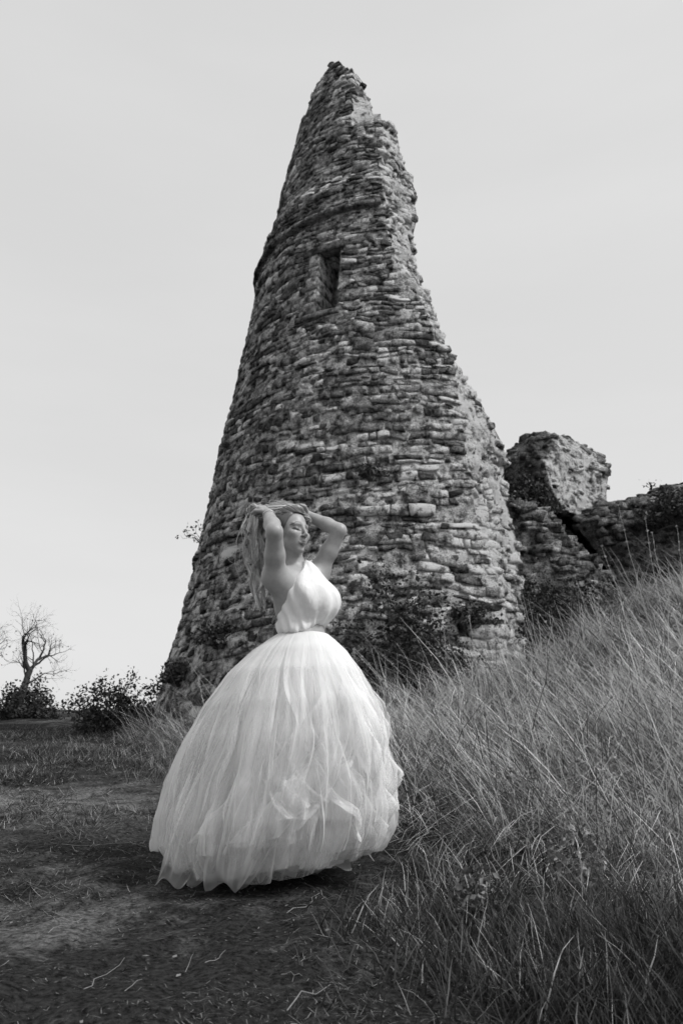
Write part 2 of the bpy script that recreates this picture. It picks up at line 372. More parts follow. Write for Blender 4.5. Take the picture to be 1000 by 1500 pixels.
def proj_size(c, w, h):
    d = c - CAM; dep = d[1] * CP + d[2] * SP; return F_PX * math.sqrt(w * h) / dep
STONES = []                              # (visible size, V, Q, tone)
def face_stones():
    z = .55; k = 0
    while z < Z_TOP - .05:
        low = max(0, min(1, 1 - (z - 1.5) / 8))
        h = random.uniform(.06, .125) + .09 * low * random.random()
        if z <= STR_Z < z + h: h = .10
        te_lo, te_hi = float(thetaE(z + .02)), float(thetaE(min(z + h, Z_TOP)))
        te = min(te_lo, te_hi)
        tl = float(thetaL(z + h * .5)) if z > LT[0, 0] else -1.95
        zm = z + h / 2; r = float(rad(zm))
        # is this the band of the string courses?
        proud0 = 0.0
        if z <= STR2_Z < z + h: proud0 = .045
        th = tl + random.uniform(0, .05)
        while th < te - .015:
            wd = random.uniform(.09, .22) + (random.random() < .16 + .2 * low) * random.uniform(.08, .26)
            dth = wd / r
            if te - (th + dth) < .10 / r: dth = te - th + random.uniform(-.02, .06) / r
            t0, t1 = th, th + dth; th = t1
            jit = random.uniform(-.02, .02); jit2 = random.uniform(-.02, .02)
            subs = [(z, z + h)]
            if proud0 == 0 and random.random() < .26 and h > .15:
                zz = z + h * random.uniform(.4, .6); subs = [(z, zz), (zz, z + h)]
            for (za, zb) in subs:
                g = random.uniform(.003, .014)
                a0, a1 = t0 + g / r, t1 - g / r
                if a1 - a0 < .05 / r: continue
                zc = (za + zb) / 2; tc_ = (a0 + a1) / 2
                if a1 > WIN_T0 - .065 and a0 < WIN_T1 + .02 and zb > WIN_Z0 - .02 and za < WIN_Z1 + .16: 
                    # leave the slit and its dressed jamb free
                    if a0 < WIN_T0 - .065 < a1: a1 = WIN_T0 - .07
                    elif a0 < WIN_T1 + .02 < a1: a0 = WIN_T1 + .02
                    else: continue
                    if a1 - a0 < .06 / r: continue
                if proud0 == .045 and random.random() < .35: continue
                if (not proud0) and random.random() < .02: continue
                wide = (a1 - a0) * r; hh = zb - za
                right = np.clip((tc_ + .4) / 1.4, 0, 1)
                light = .175 + .05 * low + .30 * low * right  # paler at lower right: cleaner stone, plus sunlight put into the tone
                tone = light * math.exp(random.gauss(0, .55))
                if random.random() < .13 + .42 * low * right: tone = random.uniform(.48, .9)  # extra pale stones at lower right carry the sunlight in their tone
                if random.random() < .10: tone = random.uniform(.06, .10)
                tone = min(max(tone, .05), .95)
                pr = proud0 + (random.uniform(-.018, .012) * (.6 + .8 * low) - (.03 if random.random() < .18 else 0)) * (proud0 == 0)
                tilt = random.uniform(-.05, .05) * (hh / .2)
                sh = random.uniform(-.03, .03)
                rr0 = [random.uniform(0, .03) * (random.random() < .6) for _ in range(4)]
                def fn(u, v, out, a0=a0, a1=a1, za=za + g * .8, zb=zb - g * .8, pr=pr, tilt=tilt, sh=sh, jit=jit, jit2=jit2, rr0=rr0, r=r):
                    uu = u + (v - .5) * (jit if v is not None else 0)
                    ca = rr0[0] * (1 - u) * (1 - v) + rr0[1] * u * (1 - v); cb = rr0[2] * (1 - u) * v + rr0[3] * u * v
                    zz = za + ca + (zb - cb - za - ca) * v + (u - .5) * tilt * .5
                    tt = a0 + (a1 - a0) * u + (v - .5) * jit2 / r
                    tt, zz = warp(tt, zz); return on(tt, zz, pr + out + (v - .5) * tilt + (u - .5) * sh)
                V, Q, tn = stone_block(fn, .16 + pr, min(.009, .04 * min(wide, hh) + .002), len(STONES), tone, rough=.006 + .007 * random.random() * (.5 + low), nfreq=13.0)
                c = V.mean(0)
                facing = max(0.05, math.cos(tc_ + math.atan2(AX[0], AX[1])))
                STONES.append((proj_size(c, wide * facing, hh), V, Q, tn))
        z += h; k += 1
face_stones()
def big_stones():                        # larger blocks that break up the coursing
    for q in range(330):
        z = .9 + (Z_TOP - 1.6) * random.random() ** 1.25; te = float(thetaE(z)) - .06; a = random.uniform(-1.5, te)
        r = float(rad(z)); wd = random.uniform(.16, .46); h = random.uniform(.13, .27); b = min(a + wd / r, te)
        if (b - a) * r < .12 or (b > WIN_T0 - .14 and a < WIN_T1 + .06 and z + h > WIN_Z0 - .1 and z < WIN_Z1 + .2) or abs(z - STR_Z) < .3: continue
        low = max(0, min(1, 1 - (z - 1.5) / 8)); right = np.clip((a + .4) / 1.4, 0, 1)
        tone = min(.85, max(.06, (.19 + .06 * low + .22 * low * right) * math.exp(random.gauss(0, .5))))  # same lower right paling, with sunlight included in the tone
        k4 = [random.uniform(0, .045) for _ in range(4)]; tl = random.uniform(-.03, .03); pr = random.uniform(-.004, .02)
        def fn(u, v, out):
            ca = k4[0] * (1 - u) * (1 - v) + k4[1] * u * (1 - v); cb = k4[2] * (1 - u) * v + k4[3] * u * v
            tt, zz = warp(a + (b - a) * u + (v - .5) * tl, z + ca + (h - ca - cb) * v + (u - .5) * tl); return on(tt, zz, pr + out + (v - .5) * tl * .5)
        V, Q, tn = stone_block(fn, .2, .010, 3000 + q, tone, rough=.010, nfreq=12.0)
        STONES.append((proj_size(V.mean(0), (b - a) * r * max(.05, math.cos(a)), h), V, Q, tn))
big_stones()
# rubble showing in the broken section
def lump(c, s, seed, tone, rot=None, n=1):
    """an irregular rounded stone: a subdivided cube pushed about by noise"""
    g = np.linspace(-1, 1, 4); faces = []; vid = {}; V = []
    def vi(p):
        k = tuple(np.round(p, 4))
        if k not in vid: vid[k] = len(V); V.append(p)
        return vid[k]
    for ax in range(3):
        for sg in (-1, 1):
            for i in range(3):
                for j in range(3):
                    q = []
                    for (a, b) in ((i, j), (i + 1, j), (i + 1, j + 1), (i, j + 1)):
                        p = np.zeros(3); p[ax] = sg; p[(ax + 1) % 3] = g[a]; p[(ax + 2) % 3] = g[b]; q.append(vi(p))
                    faces.append(q if sg > 0 else q[::-1])
    V = np.array(V); ln = np.linalg.norm(V, axis=1)[:, None]; V = V * (1 - .14 * (ln - 1) / .73)
    V = V * (1 + .30 * vnoise(V * 1.1 + seed * 7.1, 51))[:, None]
    V = V + .12 * np.stack([vnoise(V * 1.3 + seed * 3.3 + k, 52) for k in (0, 9, 18)], -1)
    V = V * np.asarray(s)
    if rot is not None: V = V @ rot.T
    return V + c, np.array(faces), np.full(len(V), tone)
def rotm(ax, ay, az): return np.array(Matrix.Rotation(az, 3, 'Z') @ Matrix.Rotation(ay, 3, 'Y') @ Matrix.Rotation(ax, 3, 'X'))
def break_stones():
    for q in range(620):
        z = random.uniform(1.2, Z_TOP - .2)
        e = on(np.array(float(thetaE(z))), np.array(z), -.05); s = np.array([np.interp(z, S3[:, 2], S3[:, 0]), np.interp(z, S3[:, 2], S3[:, 1]), z])
        k = random.uniform(.03, 1.0); c = e * (1 - k) + s * k
        if z > Z_STEP - .1 and random.random() < .7: continue
        sz = random.uniform(.03, .085)
        V, Q, tn = lump(c - np.array([.04, -.02, 0]), (sz * random.uniform(1.0, 1.9), sz * random.uniform(.8, 1.3), sz * random.uniform(.5, .9)), q, min(.95, max(.12, random.gauss(.62, .16))), rotm(random.uniform(-.3, .3), random.uniform(-.3, .3), random.uniform(.3, 1.2)))
        STONES.append((proj_size(V.mean(0), sz * 1.2, sz), V, Q, tn))
    # a few knobs that stand out against the sky
    for (px, py, dz) in ((534, 124, .11), (541, 168, .08), (576, 190, .10), (608, 288, .10), (611, 318, .09), (603, 345, .08), (630, 446, .09), (656, 508, .10), (662, 532, .1), (686, 574, .1), (700, 590, .12), (720, 622, .12), (734, 652, .1), (738, 672, .1), (488, 92, .10), (503, 98, .09), (516, 112, .1), (566, 180, .12), (556, 180, .1)):
        zt = np.interp(py, [88, 960], [Z_TOP, 1.0]); Yd = 11.0
        for _ in range(5):
            p = P(px, py, Yd); zz = min(p[2], Z_TOP - .03); Yd = np.interp(zz, S3[:, 2], S3[:, 1]) - .12
        V, Q, tn = lump(P(px - 3, py + 3, Yd), (dz * .55, dz * .5, dz * .38), px, random.uniform(.10, .3), rotm(0, random.uniform(-.4, .4), random.uniform(0, 1)))
        STONES.append((proj_size(V.mean(0), dz * 2, dz * 1.4), V, Q, tn))
break_stones()
def emit_stones(stones, parent, nmax, stuff_name):
    stones = sorted(stones, key=lambda s: -s[0])
    for s in stones[:nmax]:
        obj('stone', make_mesh('stone', s[1], s[2], M_STONE, {'tone': s[3]}, False), parent)
    rest = stones[nmax:]
    if rest:
        S = Soup()
        for s in rest: S.add(s[1], s[2], None, s[3])
        o = obj(stuff_name, S.mesh(stuff_name, M_STONE, False), parent); o['kind'] = 'stuff'
print('tower stones', len(STONES))
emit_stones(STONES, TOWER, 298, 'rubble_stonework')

def string_course():
    r0 = float(rad(STR_Z)); th = -1.95; te = float(thetaE(STR_Z)) - .02; k = 0
    while th < te:
        d = min(random.uniform(.22, .5) / r0, te - th + .001)
        def fn(u, v, out, a=th + .002, b=th + d - .002): return on(a + (b - a) * u, STR_Z - .05 + .085 * v + .008 * vnoise(np.stack([a + (b - a) * u, v, v], -1) * 5, 3), .095 + out + .008 * math.sin(k * 2.1))
        V, Q, tn = stone_block(fn, .3, .008, 700 + k, random.uniform(.10, .16), rough=.006, nv=2)
        obj('string_course_stone', make_mesh('string_course_stone', V, Q, M_STONE, {'tone': tn}, False), TOWER); th += d; k += 1
string_course()
# dressed stones round the slit window
def window_dressing():
    n = 5; zz = np.linspace(WIN_Z0, WIN_Z1, n + 1); r = float(rad(WIN_Z0))
    wroot = bpy.data.objects.new('slit_window', None); COL.objects.link(wroot); wroot.parent = TOWER
    wroot.matrix_parent_inverse = Matrix.Translation(TOWER.location).inverted()
    def put(name, V, Q, tn):
        o = bpy.data.objects.new(name, make_mesh(name, V, Q, M_STONE, {'tone': tn}, False)); COL.objects.link(o); o.parent = wroot
    for i in range(n):
        def fn(u, v, out, i=i):
            return on(WIN_T0 - .065 + (.065 + .012) * u, zz[i] + .006 + (zz[i + 1] - zz[i] - .012) * v, .012 + .3 * out + (.02 if i == 2 else 0))
        V, Q, tn = stone_block(fn, .5, .012, 900 + i, random.uniform(.16, .28), rough=.006); put('jamb_stone', V, Q, tn)
    def fl(u, v, out): return on(WIN_T0 - .12 + (WIN_T1 - WIN_T0 + .16) * u, WIN_Z1 + .005 + .14 * v, .02 + .3 * out)
    put('lintel', *stone_block(fl, .5, .012, 950, .12, rough=.006))
    def fs(u, v, out): return on(WIN_T0 - .11 + (WIN_T1 - WIN_T0 + .14) * u, WIN_Z0 - .10 + .095 * v, .03 + .3 * out)
    put('sill', *stone_block(fs, .5, .012, 951, .13, rough=.006))
window_dressing()

# ------------------------------------------------------------------ fallen masonry beside the tower
import bmesh
def gp(px, py):                          # where a pixel's ray meets the ground
    d = ray(px, py); t = np.linspace(1.2, 40, 6000) / d[1]; q = CAM + d * t[:, None]
    k = np.where(q[:, 2] < ground_h(q[:, 0], q[:, 1]))[0]
    return q[k[0]] if len(k) else q[-1]
def displaced(bm, cuts, amp, freq, seed):
    for _ in range(cuts):
        bmesh.ops.subdivide_edges(bm, edges=[e for e in bm.edges if e.calc_length() > .07], cuts=1, use_grid_fill=True)
        bmesh.ops.triangulate(bm, faces=[f for f in bm.faces if len(f.verts) > 4])
    bm.normal_update()
    V = np.array([v.co[:] for v in bm.verts]); Nn = np.array([v.normal[:] for v in bm.verts])
    d = amp * fbm(V * freq, 4, seed) + amp * .5 * np.abs(fbm(V * freq * 2.7, 3, seed + 5))
    V = V + Nn * d[:, None]
    for v, c in zip(bm.verts, V): v.co = c
def hull_mass(name, pts, parent, toner, amp=.08, freq=2.0, seed=3, cuts=5):
    bm = bmesh.new()
    for p in pts: bm.verts.new(p)
    r = bmesh.ops.convex_hull(bm, input=bm.verts[:])
    bmesh.ops.delete(bm, geom=[g for g in r['geom_interior'] if isinstance(g, bmesh.types.BMVert)], context='VERTS')
    bm.normal_update(); 
    displaced(bm, cuts, amp, freq, seed)
    bmesh.ops.triangulate(bm, faces=bm.faces[:]); bm.normal_update()
    V = np.array([v.co[:] for v in bm.verts]); Nn = np.array([v.normal[:] for v in bm.verts]); bm.verts.index_update()
    T = np.array([[v.index for v in f.verts] for f in bm.faces]); bm.free()
    return obj(name, make_mesh(name, V, T, M_CORE, {'tone': np.clip(toner(V, Nn), .03, .6)}, False), parent), V, Nn
def scatter_stones(V, Nn, sel, n, sz, tones, parent, sink=.35, seed=0, nmax=40):
    idx = np.where(sel)[0]; st = []
    if not len(idx): return
    for q in range(n):
        i = idx[random.randrange(len(idx))]; s_ = random.uniform(*sz); nv = Nn[i] / (np.linalg.norm(Nn[i]) + 1e-9)
        t_, Q, tn = lump(V[i] - nv * s_ * sink, (s_ * random.uniform(.8, 1.6), s_ * random.uniform(.7, 1.0), s_ * random.uniform(.3, .6)), seed + q, random.uniform(*tones), rotm(random.uniform(-.25, .25), random.uniform(-.3, .3), random.uniform(-.5, .5)))
        st.append((proj_size(V[i], s_ * 2, s_), t_, Q, tn))
    emit_stones(st, parent, nmax, 'small_stones')
def block():
    g = gp(830, 900)
    t = thing('fallen_masonry_block', P(810, 800, 13.0), 'large tilted block of broken masonry leaning beside the tower with one pale face', 'masonry')
    Yr = 12.7
    F_ = [(776, 632, 13.1), (812, 636, 12.75), (797, 682, 12.35), (806, 716, 12.3), (826, 748, 12.4), (876, 766, 12.9), (884, 706, 13.1), (878, 668, 13.3), (846, 648, 13.2), (734, 676, 13.2), (736, 728, 13.1), (786, 752, 12.6)]
    pts = [P(a, b, c) for a, b, c in F_] + [P(770, 655, 14.3), P(742, 690, 14.2), P(860, 680, 14.3), P(868, 745, 14.0), P(790, 750, 14.0)]
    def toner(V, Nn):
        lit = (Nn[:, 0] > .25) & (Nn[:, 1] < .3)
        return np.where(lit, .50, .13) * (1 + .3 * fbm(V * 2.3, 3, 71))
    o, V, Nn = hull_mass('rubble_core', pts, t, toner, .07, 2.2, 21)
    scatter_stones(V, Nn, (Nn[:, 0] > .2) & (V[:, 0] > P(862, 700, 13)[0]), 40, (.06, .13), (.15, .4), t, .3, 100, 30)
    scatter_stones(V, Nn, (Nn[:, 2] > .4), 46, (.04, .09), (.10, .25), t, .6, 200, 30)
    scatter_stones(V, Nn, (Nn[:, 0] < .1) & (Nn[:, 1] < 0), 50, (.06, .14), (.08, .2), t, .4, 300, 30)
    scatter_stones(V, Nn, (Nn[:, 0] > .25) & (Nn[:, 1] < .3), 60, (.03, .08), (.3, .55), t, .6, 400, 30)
block()
def wall_a():
    t = thing('rubble_wall', P(820, 940, 11.9), 'low stub of rough rubble wall joining the tower beneath the tilted block', 'wall')
    F_ = [(726, 728), (770, 742), (798, 757), (824, 786), (852, 826), (895, 868), (925, 912)]
    pts = []
    for i, (a, b) in enumerate(F_):
        pts += [P(a, b, 11.75), P(a + 4, b - 2, 13.3)]
    pts += [P(940, 990, 11.4), P(735, 1000, 11.4), P(940, 990, 13.4), P(735, 1000, 13.4)]
    o, V, Nn = hull_mass('rubble_core', pts, t, lambda V, Nn: .13 * (1 + .4 * fbm(V * 2.5, 3, 72)), .09, 2.0, 22)
    scatter_stones(V, Nn, (Nn[:, 1] < -.3) & (V[:, 2] > 2.4), 300, (.06, .17), (.07, .30), t, .45, 500, 150)
    scatter_stones(V, Nn, (Nn[:, 2] > .4), 40, (.07, .14), (.12, .3), t, .3, 800, 20)
wall_a()
def wall_b():
    t = thing('ruined_wall', P(950, 860, 12.6), 'dark collapsed wall end with rising top at the head of the grass bank', 'wall')
    top = [(838, 757, 12.6), (876, 764, 12.5), (900, 764, 12.4), (925, 752, 12.4), (955, 736, 12.4), (1000, 714, 12.4), (1080, 690, 12.6)]
    pts = []
    for a, b, c in top: pts += [P(a, b, c), P(a + 6, b, c + 1.2)]
    pts += [P(846, 776, 12.5), P(880, 812, 12.4), P(918, 846, 12.3), P(960, 930, 12.0), P(1090, 930, 12.0), P(1090, 930, 13.6), P(918, 846, 13.4)]
    o, V, Nn = hull_mass('rubble_core', pts, t, lambda V, Nn: .085 * (1 + .5 * fbm(V * 2.5, 3, 73)), .11, 1.6, 23)
    scatter_stones(V, Nn, (Nn[:, 1] < -.3), 190, (.07, .18), (.05, .17), t, .45, 900, 90)
    scatter_stones(V, Nn, (Nn[:, 2] > .4), 40, (.07, .16), (.08, .22), t, .3, 1200, 20)
    pts = [P(a, b, c) for a, b, c in ((800, 738, 13.5), (945, 775, 13.5), (950, 930, 13.5), (790, 930, 13.5), (800, 740, 14.2), (945, 778, 14.2), (950, 930, 14.2), (790, 930, 14.2))]
    hull_mass('wall_backing', pts, t, lambda V, Nn: .10 + 0 * V[:, 0], .06, 2.0, 24)
wall_b()

# ------------------------------------------------------------------ vegetation
def leaf_cloud(c, size, tone, droop=0.0, aspect=.55, r=rng):
    n = len(c); size = np.broadcast_to(size, (n,)); tone = np.broadcast_to(tone, (n,))
    a = r.normal(size=(n, 3)); a[:, 2] -= droop; a /= np.linalg.norm(a, axis=1)[:, None]
    b = r.normal(size=(n, 3)); b -= (b * a).sum(1)[:, None] * a; b /= np.linalg.norm(b, axis=1)[:, None]
    nn = np.cross(a, b)
    s_ = size[:, None]; base = c - a * s_ * .5; tip = c + a * s_ * .5 + nn * s_ * .1
    l = c + b * s_ * aspect * .5 + nn * s_ * .12 - a * s_ * .05; rr = c - b * s_ * aspect * .5 + nn * s_ * .12 - a * s_ * .05
    V = np.stack([base, l, tip, rr], 1).reshape(-1, 3); i = np.arange(n)[:, None] * 4
    T = np.concatenate([i + np.array([[0, 1, 2]]), i + np.array([[0, 2, 3]])])
    return V, T, np.repeat(tone, 4)
def wander(a, b, n=7, amp=.06, r=rng):
    k = np.linspace(0, 1, n)[:, None]; p = a * (1 - k) + b * k; d = np.linalg.norm(b - a)
    return p + r.normal(size=(n, 3)) * amp * d * np.sin(k * math.pi)
def bush(name, label, cat, base, size, nclump, nleaf, leaf, tones, stem_r=.012, group=None, core=.0, spread=.16, seed=1, stem_tone=.06):
    r = np.random.default_rng(seed); base = np.asarray(base, float)
    t = thing(name, base, label, cat, group)
    d = r.normal(size=(nclump, 3)); d[:, 2] = np.abs(d[:, 2]) * .9 + .0; d /= np.linalg.norm(d, axis=1)[:, None]
    k = (core + (1 - core) * r.random(nclump) ** .45)[:, None]
    lumpy = 1 + .25 * fbm(d * 2.0 + seed, 2, seed)[:, None]
    cc = base + d * k * np.asarray(size) * lumpy
    S = Soup(); St = Soup()
    for c in cc:
        m = max(3, int(nleaf / nclump * r.uniform(.5, 1.5)))
        p = c + r.normal(size=(m, 3)) * spread * np.asarray(size) * np.array([1, 1, .8])
        p[:, 2] = np.maximum(p[:, 2], base[2] + .01)
        tn = r.uniform(*tones) * np.exp(r.normal(size=m) * .35)
        V, T, A = leaf_cloud(p, leaf * np.exp(r.normal(size=m) * .3), np.clip(tn, .01, .5), .2, .6, r); S.add(V, None, T, A)
    for c in cc[::max(1, len(cc) // 26)]:
        root = base + r.normal(size=3) * np.array([.12, .12, 0]) * np.asarray(size) - np.array([0, 0, .05])
        pts = wander(root, c, 7, .07, r); V, Q = tube(pts, np.linspace(stem_r, stem_r * .3, 7), 5); St.add(V, Q, None, stem_tone)
    obj('foliage', S.mesh('foliage', M_LEAF), t); obj('stems', St.mesh('stems', M_BARK, True), t)
    return t
b0 = gp(152, 1078); bush('leafy_shrub', 'round leafy shrub growing on its own at the edge of the path', 'shrub', b0, (.52, .5, 1.0), 70, 4600, .05, (.018, .06), .016, seed=11, core=.15, spread=.13)
b0 = P(585, 985, 9.2); b0[2] = gz(b0[0], b0[1]) ; bush('dark_bush', 'dense dark bush at the foot of the tower behind the white skirt', 'bush', b0, (.68, .5, 1.3), 90, 9500, .045, (.012, .035), .014, seed=12, core=.1, spread=.16)
b0 = P(830, 930, 11.0); b0[2] = gz(b0[0], b0[1]) - .1; bush('wide_bush', 'low wide dark bush growing against the rubble wall under the tilted block', 'bush', b0, (1.0, .5, 1.0), 80, 7000, .05, (.012, .035), .014, seed=13, core=.1, spread=.16)
b0 = P(745, 945, 10.4); b0[2] = gz(b0[0], b0[1]) - .05; bush('shadowy_bush', 'dark bush filling the corner between the tower foot and the rubble wall', 'bush', b0, (.5, .4, .95), 70, 5200, .045, (.010, .03), .012, seed=19, core=.1, spread=.16)
b0 = P(775, 752, 12.2); bush('ivy_clump', 'ivy clump hanging on the dark underside of the tilted block', 'ivy', b0 , (.45, .3, .55), 46, 2600, .055, (.015, .05), .008, seed=14, core=.1, spread=.18)
b0 = P(985, 770, 12.1); bush('wall_top_bush', 'small leafy bush sprouting on top of the collapsed wall', 'bush', b0, (.5, .45, .62), 46, 2000, .06, (.012, .04), .010, seed=15, core=.3, spread=.16)
b0 = gp(32, 1052); bush('hedge_bush', 'dark mounded bush at the foot of the bare tree', 'bush', b0, (.85, .8, .85), 60, 4600, .07, (.012, .045), .02, seed=16, core=.1, spread=.14)
b0 = gp(210, 1052); bush('low_scrub', 'low scrub between the leafy shrub and the tower foot', 'bush', b0, (.4, .4, .26), 36, 1500, .05, (.015, .045), .008, seed=17, core=.1, spread=.2)
b0 = gp(262, 1062); bush('base_plant', 'dark weeds crowding the left foot of the tower', 'bush', b0, (.7, .35, .75), 50, 2800, .06, (.015, .05), .008, seed=18, core=.1, spread=.16)
for i, (px, py, sz, lab) in enumerate(((274, 790, .38, 'thin leafy sprig growing from the tower side above the white skirt'), (328, 655, .13, 'tiny sprig growing from the tower side high above the hair'), (545, 700, .2, 'small tuft of weeds in the tower face right of the raised elbow'), (420, 900, .28, 'dark tuft of weeds on the tower face behind the long hair'), (262, 1000, .3, 'ivy patch spreading on the tower flank just above the weeds at its foot'), (318, 945, .3, 'ivy patch on the tower flank beside the top of the tulle skirt'), (690, 915, .3, 'dark weeds clinging to the tower between the bush and the rubble wall'))):
    th, z = hit(px + (6 if i < 2 else 0), py); b0 = on(np.array(th), np.array(z), -.02)
    bush('wall_sprig', lab, 'weed', b0, (sz, sz * .8, sz * .9), 14 if i < 2 else 26 if i < 4 else 44, 90 if i < 2 else 420 if i < 4 else 1300, .05, (.02, .06), .006, 'weeds rooted in the tower face', seed=30 + i, core=.2)

for i, (px, py, h_, lab) in enumerate(((765, 1215, .30, 'small leafy weed with upright shoots in the middle of the bank grass'), (850, 1300, .26, 'small leafy weed low on the bank under the curved stalk'), (700, 1345, .2, 'small leafy weed at the edge of the path below the bank grass'))):
    b0 = gp(px, py); bush('leafy_weed', lab, 'weed', b0, (h_ * .45, h_ * .4, h_), 22, 330, .024, (.05, .2), .003, 'leafy weeds among the bank grass', seed=60 + i, core=.3, stem_tone=.2)
def bare_tree():
    base = gp(30, 1050); base[1] = max(base[1], 20.0); base = np.array([P(16, 1045, 23.0)[0], 23.0, gz(P(16, 1045, 23.0)[0], 23.0)])
    t = thing('bare_tree', base, 'leafless twisted tree standing at the top of the path', 'tree')
    r = np.random.default_rng(44); St = Soup(); Tr = Soup(); S = Soup(); tips = []
    def grow(p, d, L, R, lev, soup):
        n = 7; pts = [p]; dd = d / np.linalg.norm(d)
        for i in range(n - 1):
            dd = dd + r.normal(size=3) * .17 + np.array([.015, 0, .05]); dd /= np.linalg.norm(dd); pts.append(pts[-1] + dd * L / (n - 1))
        pts = np.array(pts); V, Q = tube(pts, np.linspace(R, R * .55, n), 6 if lev < 2 else 4); soup.add(V, Q, None, .05)
        if lev >= 6: tips.append(pts[-1]); return
        for c in range(3 if lev < 5 else 2):
            i = r.integers(2, n) if c else n - 1
            s_ = r.normal(size=3); s_ -= (s_ @ dd) * dd; s_ /= np.linalg.norm(s_)
            grow(pts[i], dd * .75 + s_ * r.uniform(.5, .95), L * r.uniform(.58, .82), R * .55 * r.uniform(.7, 1), lev + 1, St)
    grow(base - np.array([0, 0, .1]), np.array([.1, 0, 1.]), 1.3, .14, 0, Tr)
    grow(base + np.array([-.3, 0, -.1]), np.array([-.35, .1, 1.]), 1.2, .09, 1, Tr)
    obj('trunk', Tr.mesh('trunk', M_BARK, True), t); obj('branches', St.mesh('branches', M_BARK, True), t)['kind'] = 'stuff'
    tips = np.array(tips); pick = tips[r.random(len(tips)) < .12]
    V, T, A = leaf_cloud(pick, .07, .04, 0, .6, r); S.add(V, None, T, A); obj('last_leaves', S.mesh('last_leaves', M_LEAF), t)
bare_tree()

# ------------------------------------------------------------------ grass
WOMAN = np.array([P(425, 1255, 3.72)[0], 3.72]); WOMAN_R = .52
def blades(n, xy, length, width, lean, az, droop, tone0, tone1, seg, r):
    x, y = xy[:, 0], xy[:, 1]; z = ground_h(x, y) - .01
    b = np.stack([x, y, z], -1); dirh = np.stack([np.cos(az), np.sin(az), 0 * az], -1)
    k = np.linspace(0, 1, seg + 1)[None, :, None]
    ang = lean[:, None, None] + droop[:, None, None] * k       # bend more and more
    ds = length[:, None, None] / seg
    step = ds * (np.sin(ang) * dirh[:, None, :] + np.cos(ang) * np.array([0, 0, 1.]))
    pts = b[:, None, :] + np.concatenate([np.zeros((len(x), 1, 3)), np.cumsum(step[:, 1:], 1)], 1)
    jit = r.normal(size=pts.shape) * .012 * length[:, None, None] * k; pts = pts + jit
    gh = ground_h(pts[..., 0], pts[..., 1]); pts[..., 2] = np.maximum(pts[..., 2], gh + .006)
    tw = r.uniform(-.8, .8, len(x)); wd = np.stack([-np.sin(az + tw), np.cos(az + tw), 0 * az], -1)
    w = width[:, None, None] * (1 - k ** 2 * .85) * .5
    V = np.stack([pts - wd[:, None, :] * w, pts + wd[:, None, :] * w], 2)
    m = (seg + 1) * 2; i = np.arange(len(x))[:, None] * m; j = np.arange(seg)[None, :] * 2
    Q = np.stack([i + j, i + j + 1, i + j + 3, i + j + 2], -1).reshape(-1, 4)
    tn = tone0[:, None, None] * (1 - k) + tone1[:, None, None] * k
    return V.reshape(-1, 3), Q, np.repeat(tn[..., 0], 2, axis=1).ravel()
def sample(n, x0, x1, y0, y1, r, power=1.6):
    u = r.random(n); y = y0 + (y1 - y0) * u ** power; return np.stack([r.uniform(x0, x1, n), y], -1)
def long_grass():
    r = np.random.default_rng(101)
    S = Soup()
    xy = sample(480000, -4.2, 7.0, 1.3, 12.5, r, 1.5)
    d = bank_d(xy[:, 0], xy[:, 1]); vis = np.abs(xy[:, 0]) < xy[:, 1] * .50 + .5
    tw = np.hypot(xy[:, 0] - AX[0], xy[:, 1] - AX[1]) > rad(ground_h(xy[:, 0], xy[:, 1])) - .05
    away = np.hypot(xy[:, 0] - WOMAN[0], (xy[:, 1] - WOMAN[1])) > WOMAN_R - .02
    p = np.stack([xy[:, 0], xy[:, 1], 0 * d], -1); cl = fbm(p * 1.3, 3, 81)
    edge = d + .22 * fbm(p * 2.2, 2, 82)
    keep = vis & tw & away & (edge > .05) & (r.random(len(d)) < np.clip((.35 + .75 * cl + .5 * np.clip(edge, 0, .8)), .06, 1)) & (r.random(len(d)) < np.where(xy[:, 1] > 6, .62, 1))
    xy, d, cl, edge = xy[keep], d[keep], cl[keep], edge[keep]
    n = len(xy); print('long grass', n)
    grow = np.clip(edge / .6, .25, 1)
    near = np.clip((xy[:, 1] - 2.0) / 2.5, .55, 1)
    L = np.where(r.random(n) < .06, r.uniform(.7, 1.1, n), r.uniform(.22, .72, n)) * grow * (1 + .25 * cl) * near
    az = np.where(r.random(n) < .35, r.uniform(0, 6.28, n), np.radians(188)) + r.normal(size=n) * .8 + 1.0 * vnoise(np.stack([xy[:, 0], xy[:, 1], 0 * cl], -1) * 1.1, 83) + .7 * vnoise(np.stack([xy[:, 0], xy[:, 1], 0 * cl], -1) * 3.5, 84)
    lean = np.abs(r.normal(size=n)) * .55 + .3; droop = r.uniform(.0, 2.4, n) * np.where(r.random(n) < .3, 1.5, 1)
    pale = (r.random(n) < (.56 + .3 * cl) * np.clip(.30 + d / 1.6, .3, 1) * np.clip((xy[:, 1] - .8) / 3.0, .45, 1))  # fewer pale blades near foot and camera: shading and vignette put into tone
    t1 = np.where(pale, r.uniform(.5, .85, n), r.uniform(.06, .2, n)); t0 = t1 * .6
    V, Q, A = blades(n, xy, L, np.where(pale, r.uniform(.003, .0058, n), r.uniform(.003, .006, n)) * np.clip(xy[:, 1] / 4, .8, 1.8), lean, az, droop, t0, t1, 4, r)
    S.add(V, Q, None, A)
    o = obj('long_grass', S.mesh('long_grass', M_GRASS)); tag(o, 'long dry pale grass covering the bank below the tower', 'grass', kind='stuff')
long_grass()
